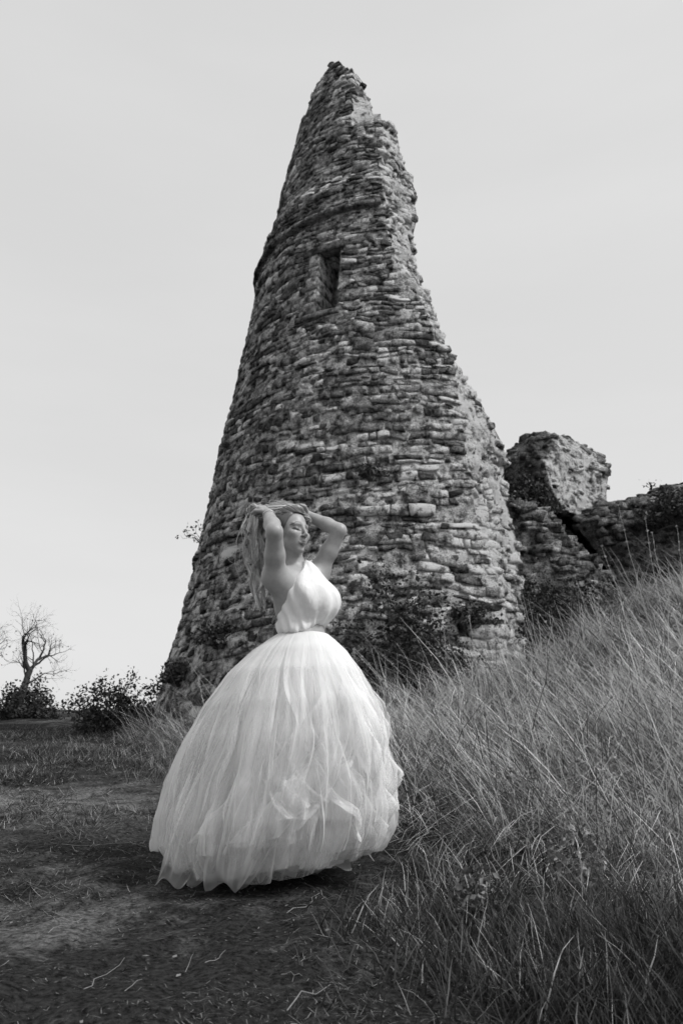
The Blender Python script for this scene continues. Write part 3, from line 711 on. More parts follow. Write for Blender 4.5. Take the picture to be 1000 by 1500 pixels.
def short_turf():
    r = np.random.default_rng(102); S = Soup()
    xy = sample(420000, -6.5, 3.0, 1.5, 15, r, 1.9); d = bank_d(xy[:, 0], xy[:, 1]); vis = np.abs(xy[:, 0]) < xy[:, 1] * .48 + .4
    p = np.stack([xy[:, 0], xy[:, 1], 0 * d], -1); cl = fbm(p * 1.4, 4, 91) + .5 * fbm(p * 6, 2, 92)
    keep = vis & (d < .25) & (r.random(len(d)) < np.clip(.55 + .7 * cl, .05, 1)); xy, cl = xy[keep], cl[keep]; n = len(xy); print('turf', n)
    L = r.uniform(.015, .065, n) * (1 + .85 * np.clip(cl, -.8, 1)) * np.clip(xy[:, 1] / 4.5, .5, 1.8)
    t1 = np.where(r.random(n) < .30, r.uniform(.14, .42, n), r.uniform(.02, .08, n))
    V, Q, A = blades(n, xy, L, r.uniform(.002, .004, n) * np.clip(xy[:, 1] / 3.5, .7, 2.2), np.abs(r.normal(size=n)) * .5 + .35, r.uniform(0, 6.28, n), r.uniform(.1, .9, n), t1 * .6, t1, 2, r)
    S.add(V, Q, None, A)
    o = obj('short_turf', S.mesh('short_turf', M_GRASS)); tag(o, 'short trodden dark turf growing over the path', 'turf', kind='stuff')
    S = Soup(); n = 1500; xy = sample(n, -4.5, 2.2, 1.6, 10, r, 1.9); keep = (np.abs(xy[:, 0]) < xy[:, 1] * .48 + .3) & (bank_d(xy[:, 0], xy[:, 1]) < .35); xy = xy[keep]; n = len(xy)
    V, Q, A = blades(n, xy, r.uniform(.02, .09, n), r.uniform(.0015, .003, n), np.full(n, 1.35), r.uniform(0, 6.28, n), r.uniform(.0, .25, n), r.uniform(.06, .2, n), r.uniform(.06, .24, n), 3, r)
    V[:, 2] += .012; S.add(V, Q, None, A)
    o = obj('straw_litter', S.mesh('straw_litter', M_STRAW)); tag(o, 'loose bits of dead straw scattered over the path', 'straw', kind='stuff')
short_turf()
def dead_leaves():
    r = np.random.default_rng(104); xy = sample(5200, -4.5, 2.0, 1.6, 9, r, 1.7); xy = xy[(np.abs(xy[:, 0]) < xy[:, 1] * .48 + .3) & (bank_d(xy[:, 0], xy[:, 1]) < .3)]
    p = np.stack([xy[:, 0], xy[:, 1], ground_h(xy[:, 0], xy[:, 1]) + .008 + .012 * r.random(len(xy))], -1)
    V, T, A = leaf_cloud(p, r.uniform(.008, .026, len(p)), np.clip(.06 * np.exp(r.normal(size=len(p)) * .7), .01, .16), 0, .6, r)
    c = np.repeat(p, 4, 0); V[:, 2] = c[:, 2] + (V[:, 2] - c[:, 2]) * .35; S = Soup(); S.add(V, None, T, A)
    o = obj('dead_leaves', S.mesh('dead_leaves', M_STRAW)); tag(o, 'small dead leaves and crumbs scattered on the trodden path', 'leaf litter', kind='stuff')
dead_leaves()
def tufts():
    r = np.random.default_rng(103); S = Soup()
    for (px, py, n, hgt, sp) in ((285, 1075, 420, .42, .22), (250, 1095, 320, .3, .25), (215, 1085, 300, .26, .3), (180, 1110, 240, .18, .3), (270, 1140, 360, .24, .2), (600, 1290, 300, .22, .18), (660, 1330, 260, .2, .2), (120, 1100, 220, .15, .3), (262, 1120, 400, .34, .16), (700, 1400, 700, .16, .22), (800, 1410, 700, .2, .22), (900, 1415, 800, .24, .2), (985, 1430, 800, .26, .2), (860, 1470, 700, .2, .2), (640, 1370, 500, .14, .2), (975, 1480, 700, .22, .2)):
        c = gp(px, py); xy = c[:2] + r.normal(size=(n, 2)) * sp; xy = xy[np.hypot(xy[:, 0] - WOMAN[0], xy[:, 1] - WOMAN[1]) > WOMAN_R]; m = len(xy)
        t1 = np.where(r.random(m) < (.5 if n < 450 else .10), r.uniform(.2, .5, m), r.uniform(.03, .09, m))
        V, Q, A = blades(m, xy, r.uniform(.5, 1.1, m) * hgt, r.uniform(.003, .006, m), np.abs(r.normal(size=m)) * .35 + .1, r.uniform(0, 6.28, m), r.uniform(.2, 1.1, m), t1 * .5, t1, 4, r); S.add(V, Q, None, A)
    o = obj('grass_tufts', S.mesh('grass_tufts', M_GRASS)); tag(o, 'ragged grass tufts along the edge of the path', 'grass', kind='stuff')
tufts()
def stalk(p0, p1, bend, label, seed, head=True, rr=.0028):
    r = np.random.default_rng(seed); t = thing('grass_stalk', p0, label, 'grass stalk', 'tall dry stalks above the bank grass')
    k = np.linspace(0, 1, 12)[:, None]; pts = p0 * (1 - k) + p1 * k + np.asarray(bend) * np.sin(k * math.pi) + r.normal(size=(12, 3)) * .004
    V, Q = tube(pts, np.linspace(rr, rr * .5, 12), 5); S = Soup(); S.add(V, Q, None, .48); obj('stem', S.mesh('stem', M_STRAW, True), t)
    if head:
        S = Soup(); q = np.repeat(pts[-4:], 14, 0) + r.normal(size=(56, 3)) * .006; V, T, A = leaf_cloud(q, .018, .4, -.6, .35, r); S.add(V, None, T, A); obj('seed_head', S.mesh('seed_head', M_STRAW), t)['kind'] = 'stuff'
ST = [((716, 1152), (686, 902), 3.4, (.02, 0, 0), 'long straight pale stalk rising highest from the mid bank'), ((748, 1240), (915, 1075), 2.75, (.05, 0, -.02), 'single curved stalk arching to the right low on the bank'),
      ((985, 960), (945, 760), 5.2, (-.03, 0, 0), None), ((998, 930), (955, 780), 5.3, (-.05, 0, 0), None), ((960, 940), (905, 740), 5.6, (-.02, 0, 0), None), ((930, 960), (880, 800), 5.4, (.03, 0, 0), None), ((1000, 900), (990, 770), 5.0, (.02, 0, 0), None),
      ((880, 960), (842, 845), 6.0, (0, 0, 0), None), ((800, 1000), (755, 850), 5.8, (-.02, 0, 0), None), ((770, 1005), (735, 880), 5.6, (.03, 0, 0), None), ((640, 1040), (560, 960), 5.0, (0, 0, .02), None), ((650, 1090), (520, 950), 4.7, (-.03, 0, .03), None), ((600, 1010), (598, 930), 5.4, (0, 0, 0), None),
      ((860, 1010), (790, 900), 5.0, (.02, 0, 0), None), ((700, 1010), (690, 900), 6.4, (.02, 0, 0), None), ((960, 1130), (740, 1060), 3.2, (0, 0, .03), None), ((800, 1120), (700, 1030), 3.8, (0, 0, .03), None)]
for i, (a, b, Y, bend, lab) in enumerate(ST):
    p0 = gp(*a) if True else P(a[0], a[1], Y); Yy = p0[1]
    stalk(p0 - np.array([0, 0, .02]), P(b[0], b[1], Yy - .15), bend, lab or ('tall dry stalk standing in front of the collapsed wall at the bank head' if 2 <= i <= 6 else 'tall dry stalk standing in front of the rubble wall and its bushes' if i in (7, 8, 9, 13, 14) else 'thin dry stalk beside the white skirt in front of the dark bush' if i in (10, 11, 12) else 'dry stalk bent over almost flat across the long bank grass'), 200 + i)
# twigs and straws lying on the path, the ones big enough to pick out
TW = [((122, 1460), (182, 1412), .0035), ((182, 1462), (208, 1444), .003), ((420, 1345), (468, 1316), .004), ((420, 1494), (484, 1452), .004), ((70, 1375), (108, 1358), .003), ((90, 1242), (214, 1246), .0032), ((205, 1240), (214, 1236), .003), ((412, 1436), (442, 1440), .003), ((225, 1275), (240, 1285), .003), ((470, 1310), (500, 1322), .003), ((90, 1300), (130, 1308), .0025), ((8, 1195), (30, 1210), .003), ((625, 1345), (648, 1352), .004), ((300, 1420), (330, 1400), .003)]
for i, (a, b, rr) in enumerate(TW):
    A_, B_ = gp(*a), gp(*b); r = np.random.default_rng(300 + i)
    pts = wander(A_, B_, 6, .05, r); pts[:, 2] = ground_h(pts[:, 0], pts[:, 1]) + .012 + rr
    S = Soup(); V, Q = tube(pts, np.linspace(rr * .45, rr * .22, 6), 5); S.add(V, Q, None, .2)
    o = obj('dry_twig', S.mesh('dry_twig', M_STRAW, True)); tag(o, 'longest dry twig lying across the path left of the skirt hem' if i == 5 else 'dry twig lying on the path just in front of the skirt hem' if i == 2 else 'thin dry twig lying loose on the dark trodden path', 'twig', 'twigs lying on the path')

# ------------------------------------------------------------------ the woman
FV = np.array([.85, -.53, 0]); FV /= np.linalg.norm(FV); SV = np.array([-FV[1], FV[0], 0]); UV = np.array([0, 0, 1.])   # facing, her left, up
HF = np.array([.72, -.69, .03]); HF /= np.linalg.norm(HF); HS = np.cross(UV, HF); HS /= np.linalg.norm(HS); HU = np.cross(HF, HS)      # the head's own frame: face, her left, up
TB = np.stack([SV, FV, UV]); HB = np.stack([HS, HF, HU])
HEAD = P(426, 782, 3.72)
def hp(a, f, u): return HEAD + HS * a + HF * f + HU * u
GROUND_Z = gz(WOMAN[0], WOMAN[1])
PEL, WAI, CHE, UCH, NEK = P(442, 970, 3.76), P(443, 930, 3.76), P(437, 882, 3.77), P(436, 856, 3.77), P(435, 838, 3.765)
SHR, ELR, WRR, HAR = P(403, 846, 3.63), P(402, 779, 3.47), P(393, 753, 3.64), P(386, 746, 3.71)
SHL, ELL, WRL, HAL = P(466, 839, 3.88), P(497, 777, 3.80), P(450, 755, 3.84), P(437, 746, 3.82)
PR = []
def cone(a, b, ra, rb, k=.02): PR.append(('c', np.asarray(a), np.asarray(b), ra, rb, k))
def ell(c, r, B=TB, k=.03): PR.append(('e', np.asarray(c), np.asarray(r, float), B, 0, k))
def cut(c, r, B, k=.01): PR.append(('x', np.asarray(c), np.asarray(r, float), B, 0, k))
# trunk
ell(PEL, (.165, .125, .13), k=.05); ell(WAI, (.122, .100, .12), k=.06); ell(CHE, (.135, .110, .15), k=.05); ell(UCH, (.15, .090, .075), k=.05)
for sg in (-1, 1): ell(CHE + FV * .095 + SV * .066 * sg + UV * .015, (.062, .07, .066), k=.03)
cone(NEK - UV * .02, hp(0, -.02, -.05), .056, .050, .03)
# shoulders, arms
cone(UCH, SHR, .06, .054, .05); cone(UCH, SHL, .06, .05, .05)
cone(CHE - SV * .10 + UV * .03, SHR, .05, .045, .05); cone(CHE + SV * .10 + UV * .03, SHL, .05, .042, .05)
def limb(S_, E_, W_, r1, r2, r3):
    m = (S_ + E_) / 2; cone(S_, m, r1, r2 * 1.03, .03); cone(m, E_, r2 * 1.03, r2 * .82, .02)
    cone(E_, E_ * .62 + W_ * .38, r2 * .82, r2 * .86, .018); cone(E_ * .62 + W_ * .38, W_, r2 * .86, r3, .015)
limb(SHR, ELR, WRR, .053, .0445, .025); limb(SHL, ELL, WRL, .05, .041, .024)
def hand(W_, H_, fwd, across, nrm):
    """palm from wrist W_ to knuckles H_; fingers go on along fwd and curl towards -nrm"""
    cone(W_, H_, .023, .020, .01)
    for i, (o, L) in enumerate(((-.027, .062), (-.009, .072), (.009, .068), (.026, .054))):
        b = H_ + across * o * .9; cone((W_ + H_) / 2 + across * o * .6, b, .014, .011, .008)
        p1 = b + fwd * L * .45 - nrm * .008; p2 = p1 + fwd * L * .32 - nrm * .014; p3 = p2 + fwd * L * .20 - nrm * .016
        cone(b, p1, .0095, .0088, .004); cone(p1, p2, .0088, .008, .003); cone(p2, p3, .008, .0065, .003)
    t0 = W_ * .6 + H_ * .4 - across * .024; t1 = t0 - across * .022 + fwd * .026; t2 = t1 + fwd * .028 - across * .004 - nrm * .008
    cone(t0, t1, .012, .010, .006); cone(t1, t2, .010, .008, .003)
def unit(v): return v / np.linalg.norm(v)
fw = unit(np.array([-.55, .7, .05])); hand(WRR, HAR, fw, unit(np.cross(fw, np.array([0.3, -.3, 1.]))), unit(np.array([-.2, -.5, .9])))
fw = unit(HAL - WRL + np.array([-.02, -.02, .0])); hand(WRL, HAL, fw, unit(np.cross(fw, np.array([0, .3, 1.]))), unit(np.array([0, .2, 1.])))
# head
ell(hp(0, -.012, .035), (.072, .094, .086), HB, .02)
ell(hp(0, .034, -.036), (.054, .054, .070), HB, .03)
ell(hp(0, .066, -.098), (.017, .016, .013), HB, .022)
for sg in (-1, 1):
    ell(hp(.046 * sg, .004, -.062), (.018, .026, .02), HB, .03); ell(hp(.041 * sg, .058, -.020), (.021, .022, .018), HB, .025)
    cone(hp(.012 * sg, .083, .028), hp(.045 * sg, .069, .027), .007, .006, .016)
    cut(hp(.032 * sg, .099, .004), (.018, .014, .012), HB, .014)
    ell(hp(.0315 * sg, .070, .001), (.0155, .0145, .0125), HB, .004)
    cone(hp(.017 * sg, .083, -.003), hp(.047 * sg, .072, -.004), .0028, .0022, .003)
    ell(hp(.0095 * sg, .094, -.033), (.0072, .009, .006), HB, .006)
    ell(hp(.073 * sg, -.005, -.008), (.010, .018, .031), HB, .008)
    cone(hp(0, .0935, -.0595), hp(.019 * sg, .083, -.063), .0064, .003, .004); cone(hp(0, .0925, -.0705), hp(.017 * sg, .083, -.066), .0082, .003, .004)
cone(hp(0, .085, .016), hp(0, .107, -.026), .0065, .0088, .012)
# hips and legs under the skirt
for sg in (-1, 1):
    hip = PEL + SV * .085 * sg - UV * .04; ft = np.array([WOMAN[0] - .03, WOMAN[1] + .08, 0]) + SV * .08 * sg; ft[2] = gz(ft[0], ft[1])
    kn = hip * .48 + (ft + UV * .08) * .52 + FV * .02
    cone(hip, kn, .085, .056, .04); cone(kn, kn * .6 + (ft + UV * .08) * .4, .054, .054, .02); cone(kn * .6 + (ft + UV * .08) * .4, ft + UV * .085, .054, .034, .02)
    cone(ft + UV * .05 - FV * .03, ft + UV * .03 + FV * .11, .034, .026, .02)

def sdf(grid_o, h, shape, prims=None):
    Fd = np.full(shape, .3, np.float32)
    ax = [grid_o[i] + h * np.arange(shape[i]) for i in range(3)]
    for pr in (prims or PR):
        typ, a, b, c, d, k = pr
        if typ == 'c': lo = np.minimum(a, b) - max(c, d) - k - .03; hi = np.maximum(a, b) + max(c, d) + k + .03
        else: R_ = b.max() + k + .03; lo, hi = a - R_, a + R_
        sl_ = []
        for i in range(3):
            i0 = int(max(0, math.floor((lo[i] - grid_o[i]) / h))); i1 = int(min(shape[i], math.ceil((hi[i] - grid_o[i]) / h) + 1)); sl_.append((i0, i1))
        if any(i1 <= i0 for i0, i1 in sl_): continue
        S_ = tuple(slice(*q) for q in sl_)
        X = np.stack(np.meshgrid(*[ax[i][sl_[i][0]:sl_[i][1]] for i in range(3)], indexing='ij'), -1).astype(np.float32)
        if typ == 'c':
            ba = (b - a).astype(np.float32); t_ = np.clip(((X - a.astype(np.float32)) @ ba) / float(ba @ ba), 0, 1)
            D = np.linalg.norm(X - a.astype(np.float32) - t_[..., None] * ba, axis=-1) - (c + (d - c) * t_)
        else:
            q = (X - a.astype(np.float32)) @ c.T.astype(np.float32); k0 = np.linalg.norm(q / b.astype(np.float32), axis=-1); k1 = np.linalg.norm(q / (b * b).astype(np.float32), axis=-1)
            D = k0 * (k0 - 1) / (k1 + 1e-6)
        cur = Fd[S_]
        if typ == 'x': hh = np.clip(.5 - .5 * (cur + D) / k, 0, 1); Fd[S_] = cur * (1 - hh) - D * hh + k * hh * (1 - hh)
        else: hh = np.clip(.5 + .5 * (cur - D) / k, 0, 1); Fd[S_] = cur * (1 - hh) + D * hh - k * hh * (1 - hh)
    return Fd
def nets(Fd, o, h):
    s_ = Fd < 0; n = np.array(Fd.shape) - 1
    cnt = np.zeros(n, np.int8)
    cor = [(a, b, c) for a in (0, 1) for b in (0, 1) for c in (0, 1)]
    for a, b, c in cor: cnt += s_[a:a + n[0], b:b + n[1], c:c + n[2]]
    I, J, K = np.where((cnt > 0) & (cnt < 8)); idx = np.full(n, -1, np.int64); idx[I, J, K] = np.arange(len(I))
    acc = np.zeros((len(I), 3)); m = np.zeros(len(I))
    for u, A in enumerate(cor):
        for B in cor[u + 1:]:
            if sum(abs(A[i] - B[i]) for i in range(3)) != 1: continue
            fa = Fd[I + A[0], J + A[1], K + A[2]]; fb = Fd[I + B[0], J + B[1], K + B[2]]; w = (fa < 0) != (fb < 0)
            t_ = np.where(w, fa / np.where(w, fa - fb, 1), 0)
            for i in range(3): acc[:, i] += np.where(w, A[i] + t_ * (B[i] - A[i]), 0)
            m += w
    V = o + h * (np.stack([I, J, K], 1) + acc / m[:, None]); Qs = []
    for ax in range(3):
        sh = [slice(None)] * 3; sh2 = [slice(None)] * 3; sh[ax] = slice(0, -1); sh2[ax] = slice(1, None)
        d = s_[tuple(sh)] != s_[tuple(sh2)]; I, J, K = np.where(d); c = [I, J, K]; b_, c_ = (ax + 1) % 3, (ax + 2) % 3
        ok = (c[b_] > 0) & (c[c_] > 0) & (c[b_] < n[b_]) & (c[c_] < n[c_]) & (c[ax] < n[ax])
        c = [q[ok] for q in c]; ins = s_[c[0], c[1], c[2]]
        def at(db, dc):
            e = [q.copy() for q in c]; e[b_] = e[b_] - db; e[c_] = e[c_] - dc; return idx[e[0], e[1], e[2]]
        q = np.stack([at(1, 1), at(0, 1), at(0, 0), at(1, 0)], 1); q[~ins] = q[~ins][:, ::-1]; Qs.append(q)
    Q = np.concatenate(Qs); return V, Q[(Q >= 0).all(1)]

def skin_mat():
    m, t, b = new_mat('skin'); at = N(t, 'ShaderNodeAttribute', attribute_name='tone'); geo = N(t, 'ShaderNodeNewGeometry')
    n = N(t, 'ShaderNodeTexNoise', Scale=60.0, Detail=3.0); t.links.new(geo.outputs['Position'], n.inputs['Vector'])
    x = math_node(t, 'MULTIPLY', at.outputs['Fac'], maprange(t, n.outputs['Fac'], .3, .7, .94, 1.06)); t.links.new(x, b.inputs['Base Color'])
    b.inputs['Roughness'].default_value = .45; b.inputs['Specular IOR Level'].default_value = .4
    b.inputs['Subsurface Weight'].default_value = .15; b.inputs['Subsurface Scale'].default_value = .01
    b.inputs['Subsurface Radius'].default_value = (1, 1, 1); return m
def face_tone(V):
    q = (V - HEAD) @ HB.T; tone = np.full(len(V), .31)
    a, f, u = np.abs(q[:, 0]), q[:, 1], q[:, 2]; front = f > .05
    def blob(ca, cu, ra, ru, val, pw=2.0):
        nonlocal tone
        w = np.clip(1.3 - (np.abs((a - ca) / ra) ** pw + np.abs((u - cu) / ru) ** pw), 0, 1) * front; tone = tone * (1 - w) + val * w
    blob(.034, .006, .019, .012, .13); blob(.032, -.0055, .020, .0042, .012); blob(.047, -.001, .008, .008, .03)
    w = np.clip(1 - np.abs(u - (.0305 + .004 * np.sin(np.clip((a - .013) / .04, 0, 1) * 3.14) - np.maximum(a - .038, 0) * .6)) / .0042, 0, 1) * front * ((a > .013) & (a < .054)); tone = tone * (1 - w) + .045 * w
    blob(0, -.060, .020, .0055, .09); blob(0, -.070, .017, .0065, .12); blob(0, -.0645, .019, .0018, .03)
    blob(.010, -.0385, .004, .0022, .08)
    return tone
M_SKIN = skin_mat()
WO = thing('person', (WOMAN[0], WOMAN[1], GROUND_Z), 'woman in white halter top and full tulle skirt, both hands raised into blonde hair', 'person')
def build_body():
    h1, h2 = .0075, .0030
    pts = np.concatenate([[p[1]] for p in PR]); lo, hi = pts.min(0) - .2, pts.max(0) + .2; lo[2] = GROUND_Z - .05
    shp = np.ceil((hi - lo) / h1).astype(int); V1, Q1 = nets(sdf(lo, h1, shp), lo, h1)
    blo = HEAD + np.array([-.20, -.20, -.125]); bhi = HEAD + np.array([.16, .22, .17])
    shp = np.ceil((bhi - blo) / h2).astype(int); V2, Q2 = nets(sdf(blo, h2, shp), blo, h2)
    inside = ((V1 > blo + .008) & (V1 < bhi - .008)).all(1); Q1 = Q1[~inside[Q1].all(1)]
    V = np.concatenate([V1, V2]); Q = np.concatenate([Q1, Q2 + len(V1)])
    used = np.unique(Q); mp_ = np.full(len(V), -1); mp_[used] = np.arange(len(used)); V = V[used]; Q = mp_[Q]
    obj('body', make_mesh('body', V, Q, M_SKIN, {'tone': face_tone(V)}, True), WO)
build_body()

def cloth_mat(name, col, rough=.85):
    m, t, b = new_mat(name); geo = N(t, 'ShaderNodeNewGeometry')
    n = N(t, 'ShaderNodeTexNoise', Scale=25.0, Detail=5.0); t.links.new(geo.outputs['Position'], n.inputs['Vector'])
    t.links.new(maprange(t, n.outputs['Fac'], .3, .7, col * .94, col * 1.03), b.inputs['Base Color']); b.inputs['Roughness'].default_value = rough; b.inputs['Specular IOR Level'].default_value = .15
    b.inputs['Sheen Weight'].default_value = .15
    mpg = N(t, 'ShaderNodeMapping'); mpg.inputs['Scale'].default_value = (18, 18, 7); mpg.inputs['Rotation'].default_value = (0, .5, 0)
    n2 = N(t, 'ShaderNodeTexNoise', Scale=1.0, Detail=4.0); t.links.new(geo.outputs['Position'], mpg.inputs[0]); t.links.new(mpg.outputs[0], n2.inputs['Vector'])
    bp = N(t, 'ShaderNodeBump', Strength=.7, Distance=.02); t.links.new(n2.outputs['Fac'], bp.inputs['Height']); t.links.new(bp.outputs[0], b.inputs['Normal'])
    return m
M_CLOTH = cloth_mat('white_chiffon', .70)
def build_top():
    keep = PR[:]
    tp = []
    def E(c, r, k): tp.append(('e', np.asarray(c), np.asarray(r, float), TB, 0, k))
    E(WAI + UV * .02, (.132, .112, .10), .05); E(CHE, (.146, .122, .155), .06); E(UCH, (.145, .100, .080), .05)
    for sg in (-1, 1): E(CHE + FV * .100 + SV * .060 * sg + UV * .006, (.070, .074, .074), .05)
    E(CHE + FV * .10 - UV * .03, (.11, .085, .07), .05)
    for sg in (-1, 1): tp.append(('c', UCH + FV * .055 + UV * .02 + SV * .02 * sg, CHE + FV * .100 + SV * .055 * sg + UV * .008, .056, .070, .05))
    tp.append(('c', UCH + FV * .05, NEK + UV * .035 + FV * .005, .062, .060, .04))
    lo = np.minimum(PEL, NEK) - np.array([.3, .3, 0]); hi = np.maximum(PEL, NEK) + np.array([.35, .3, .12]); h = .0035
    shp = np.ceil((hi - lo) / h).astype(int); Fo = sdf(lo, h, shp, tp)
    X = np.stack(np.meshgrid(*[lo[i] + h * np.arange(shp[i]) for i in range(3)], indexing='ij'), -1)
    axz = np.interp(X[..., 2], [WAI[2], CHE[2], NEK[2]], [0, 1, 2])
    cx = np.interp(X[..., 2], [WAI[2], CHE[2], NEK[2]], [WAI[0], CHE[0], NEK[0]]); cy = np.interp(X[..., 2], [WAI[2], CHE[2], NEK[2]], [WAI[1], CHE[1], NEK[1]])
    dx, dy = X[..., 0] - cx, X[..., 1] - cy; fwd = dx * FV[0] + dy * FV[1]; sd = dx * SV[0] + dy * SV[1]
    phi = np.degrees(np.arctan2(sd, fwd)); r2 = np.hypot(fwd, sd)
    zl = np.array([WAI[2] - .05, WAI[2] + .035, CHE[2] - .03, UCH[2], NEK[2] + .02, NEK[2] + .08])
    pmR = np.interp(X[..., 2], zl, [150, 124, 84, 60, 30, 10]); pmL = np.interp(X[..., 2], zl, [180, 150, 110, 76, 40, 10])
    Fr = np.fmax(r2, .03) * np.radians(np.where(phi < 0, -phi - pmR, phi - pmL))
    ple = .0036 * np.sin(phi * .26 + X[..., 2] * 20 + 5 * vnoise(X * 5, 5)) + .006 * vnoise(X * np.array([9, 9, 5]), 6) + .002 * np.sin(phi * .5 + 3 * vnoise(X * 9, 7)) * np.clip((WAI[2] + .10 - X[..., 2]) / .07, 0, 1)
    def smax(a_, b_, k_): h_ = np.clip(.5 - .5 * (b_ - a_) / k_, 0, 1); return b_ * (1 - h_) + a_ * h_ + k_ * h_ * (1 - h_)
    zbot = WAI[2] + .036 - .05 * np.clip((-phi - 12) / 50, 0, 1) + .004 * vnoise(X * 14, 8)
    sh_ = smax(smax(Fo + ple, zbot - X[..., 2], .030), Fr, .005); sh_ = np.maximum(sh_, X[..., 2] - (NEK[2] + .045))
    V, Q = nets(sh_.astype(np.float32), lo, h)
    obj('halter_top', make_mesh('halter_top', V, Q, M_CLOTH, None, True), WO)
build_top()

# hair
def hair_mat():
    m, t, b = new_mat('blonde_hair'); at = N(t, 'ShaderNodeAttribute', attribute_name='tone')
    t.links.new(at.outputs['Fac'], b.inputs['Base Color']); b.inputs['Roughness'].default_value = .42; b.inputs['Specular IOR Level'].default_value = .4
    return m
M_HAIR = hair_mat()
def build_hair():
    r = np.random.default_rng(55); S = Soup()
    def spl(c, n=22):
        c = np.array(c); k = np.linspace(0, len(c) - 1, n); i = np.clip(k.astype(int), 0, len(c) - 2); f = (k - i)[:, None]
        p0 = c[np.maximum(i - 1, 0)]; p1 = c[i]; p2 = c[i + 1]; p3 = c[np.minimum(i + 2, len(c) - 1)]
        return .5 * (2 * p1 + (p2 - p0) * f + (2 * p0 - 5 * p1 + 4 * p2 - p3) * f ** 2 + (3 * p1 - p0 - 3 * p2 + p3) * f ** 3)
    def scalp(az, el, off=.0):            # az 0 = brow, + her left; el from ear height to crown
        d = np.array([math.sin(az) * math.cos(el) * (.074 + off), math.cos(az) * math.cos(el) * (.096 + off), math.sin(el) * (.089 + off)])
        return hp(d[0], d[1] - .012, d[2] + .035)
    # scalp cover: a close cap of hair ending at the hairline
    n1, n2 = 40, 18; V = []
    for i in range(n1):
        az = i / n1 * 2 * math.pi; azs = (az + math.pi) % (2 * math.pi) - math.pi
        e0 = -.75 + 1.40 * math.exp(-(azs / 1.15) ** 4)
        for j in range(n2):
            el = e0 + (math.pi / 2 - e0) * (j / (n2 - 1)); V.append(scalp(az, el, (.0015 if j < 2 else .006) + .003 * math.sin(az * 9 + el * 5)))
    V = np.array(V); Q = [[i * n2 + j, ((i + 1) % n1) * n2 + j, ((i + 1) % n1) * n2 + j + 1, i * n2 + j + 1] for i in range(n1) for j in range(n2 - 1)]
    S.add(V, Q, None, np.full(len(V), .10))
    def strand(c, rad_, t0, t1, wave=.0, nw=5.0, n=22):
        p = spl(c, n); k = np.linspace(0, 1, n); ph = r.uniform(0, 6.28); a = wave * np.clip(k * 2.0 - .3, 0, 1)
        p[:, 0] += a * np.sin(nw * 2 * math.pi * k * .5 + ph); p[:, 1] += a * np.cos(nw * 2 * math.pi * k * .5 + ph * 1.7); p[:, 2] += a * .3 * np.sin(nw * 6 * k + ph)
        V, Q = tube(p, rad_ * (np.sin(np.clip(k * 1.05 + .12, 0, 1) * math.pi) * .7 + .3), 4)
        S.add(V, Q, None, np.repeat(np.interp(k, [0, .2, .5, 1], [t0, (t0 + t1) / 2, t1, t1 * 1.1]), 4))
    # swept-back hair: brow and temples over the crown to the gathered mass behind the near hand
    for i in range(900):
        az = r.normal() * .95; el = .60 + .85 * r.random() ** 1.6 if abs(az) < 1.2 else r.uniform(-.1, 1.3)
        a = scalp(az, el, .006); 
        b = scalp(az - .75, min(el + .32, 1.5), .012 + r.random() * .014)
        c = hp(r.normal() * .03 - .02, -.065 + r.normal() * .02, .112 + r.normal() * .008)
        g = P(384 + r.normal() * 5, 755 + r.normal() * 6, 3.80 + r.normal() * .03)
        strand([a, b, c, g], r.uniform(.0014, .0030), r.choice([.05, .08, .13]), r.choice([.2, .35, .5, .75]), .004, 2, 16)
    # long wavy locks falling from the hand down behind the arm
    for i in range(40):
        c = hp(-.03 + r.normal() * .025, -.09 + r.normal() * .02, .07 + r.normal() * .03)
        g = P(384 + r.normal() * 7, 750 + r.normal() * 5, 3.79 + r.normal() * .03)
        e_y = r.choice([r.uniform(820, 862), r.uniform(855, 898)])
        m1 = P(371 + r.normal() * 6.5, 775 + r.normal() * 6, 3.81 + r.normal() * .03); m2 = P(377 + r.normal() * 6, 812 + r.normal() * 6, 3.80 + r.normal() * .03)
        e = P(386 + r.normal() * 7, e_y, 3.79 + r.normal() * .03); m3 = (m2 + e) / 2 + r.normal(size=3) * .008
        p = spl([c, g, m1, m2, m3, e], 34); k = np.linspace(0, 1, 34); ph = r.uniform(0, 6.28); nw = r.uniform(2.0, 3.4); a = r.uniform(.009, .018) * np.clip(k * 2.2 - .5, 0, 1)
        p[:, 0] += a * np.sin(nw * 6.28 * k + ph); p[:, 1] += a * np.cos(nw * 6.28 * k + ph)
        tn = r.choice([.42, .62, .78, .9]); wd = r.uniform(.009, .014) * np.interp(k, [0, .25, .6, 1], [.6, .9, 1, .35])
        V, Q = tube(p, wd * .55, 6); S.add(V, Q, None, np.repeat(np.interp(k, [0, .2, 1], [.10, tn * .5, tn * .6]), 6))
        for q in range(32):
            o_ = r.normal(size=3); o_ = o_ / np.linalg.norm(o_) * r.random() ** .5 * 1.25; ph2 = r.uniform(-.5, .5)
            pp = p + o_ * wd[:, None]; pp[:, 0] += .003 * np.sin(k * 17 + ph2 * 6) * k; pp[:, 1] += .003 * np.cos(k * 15 + ph2 * 9) * k
            e_ = r.integers(24, 35); kk = k[:e_]
            V, Q = tube(pp[:e_:2], np.linspace(1, .5, len(kk[::2])) * r.uniform(.0008, .0016), 3); S.add(V, Q, None, np.repeat(np.interp(kk[::2], [0, .2, 1], [.16, tn * .9, min(.9, tn * 1.15)]) * r.uniform(.65, 1.25), 3))
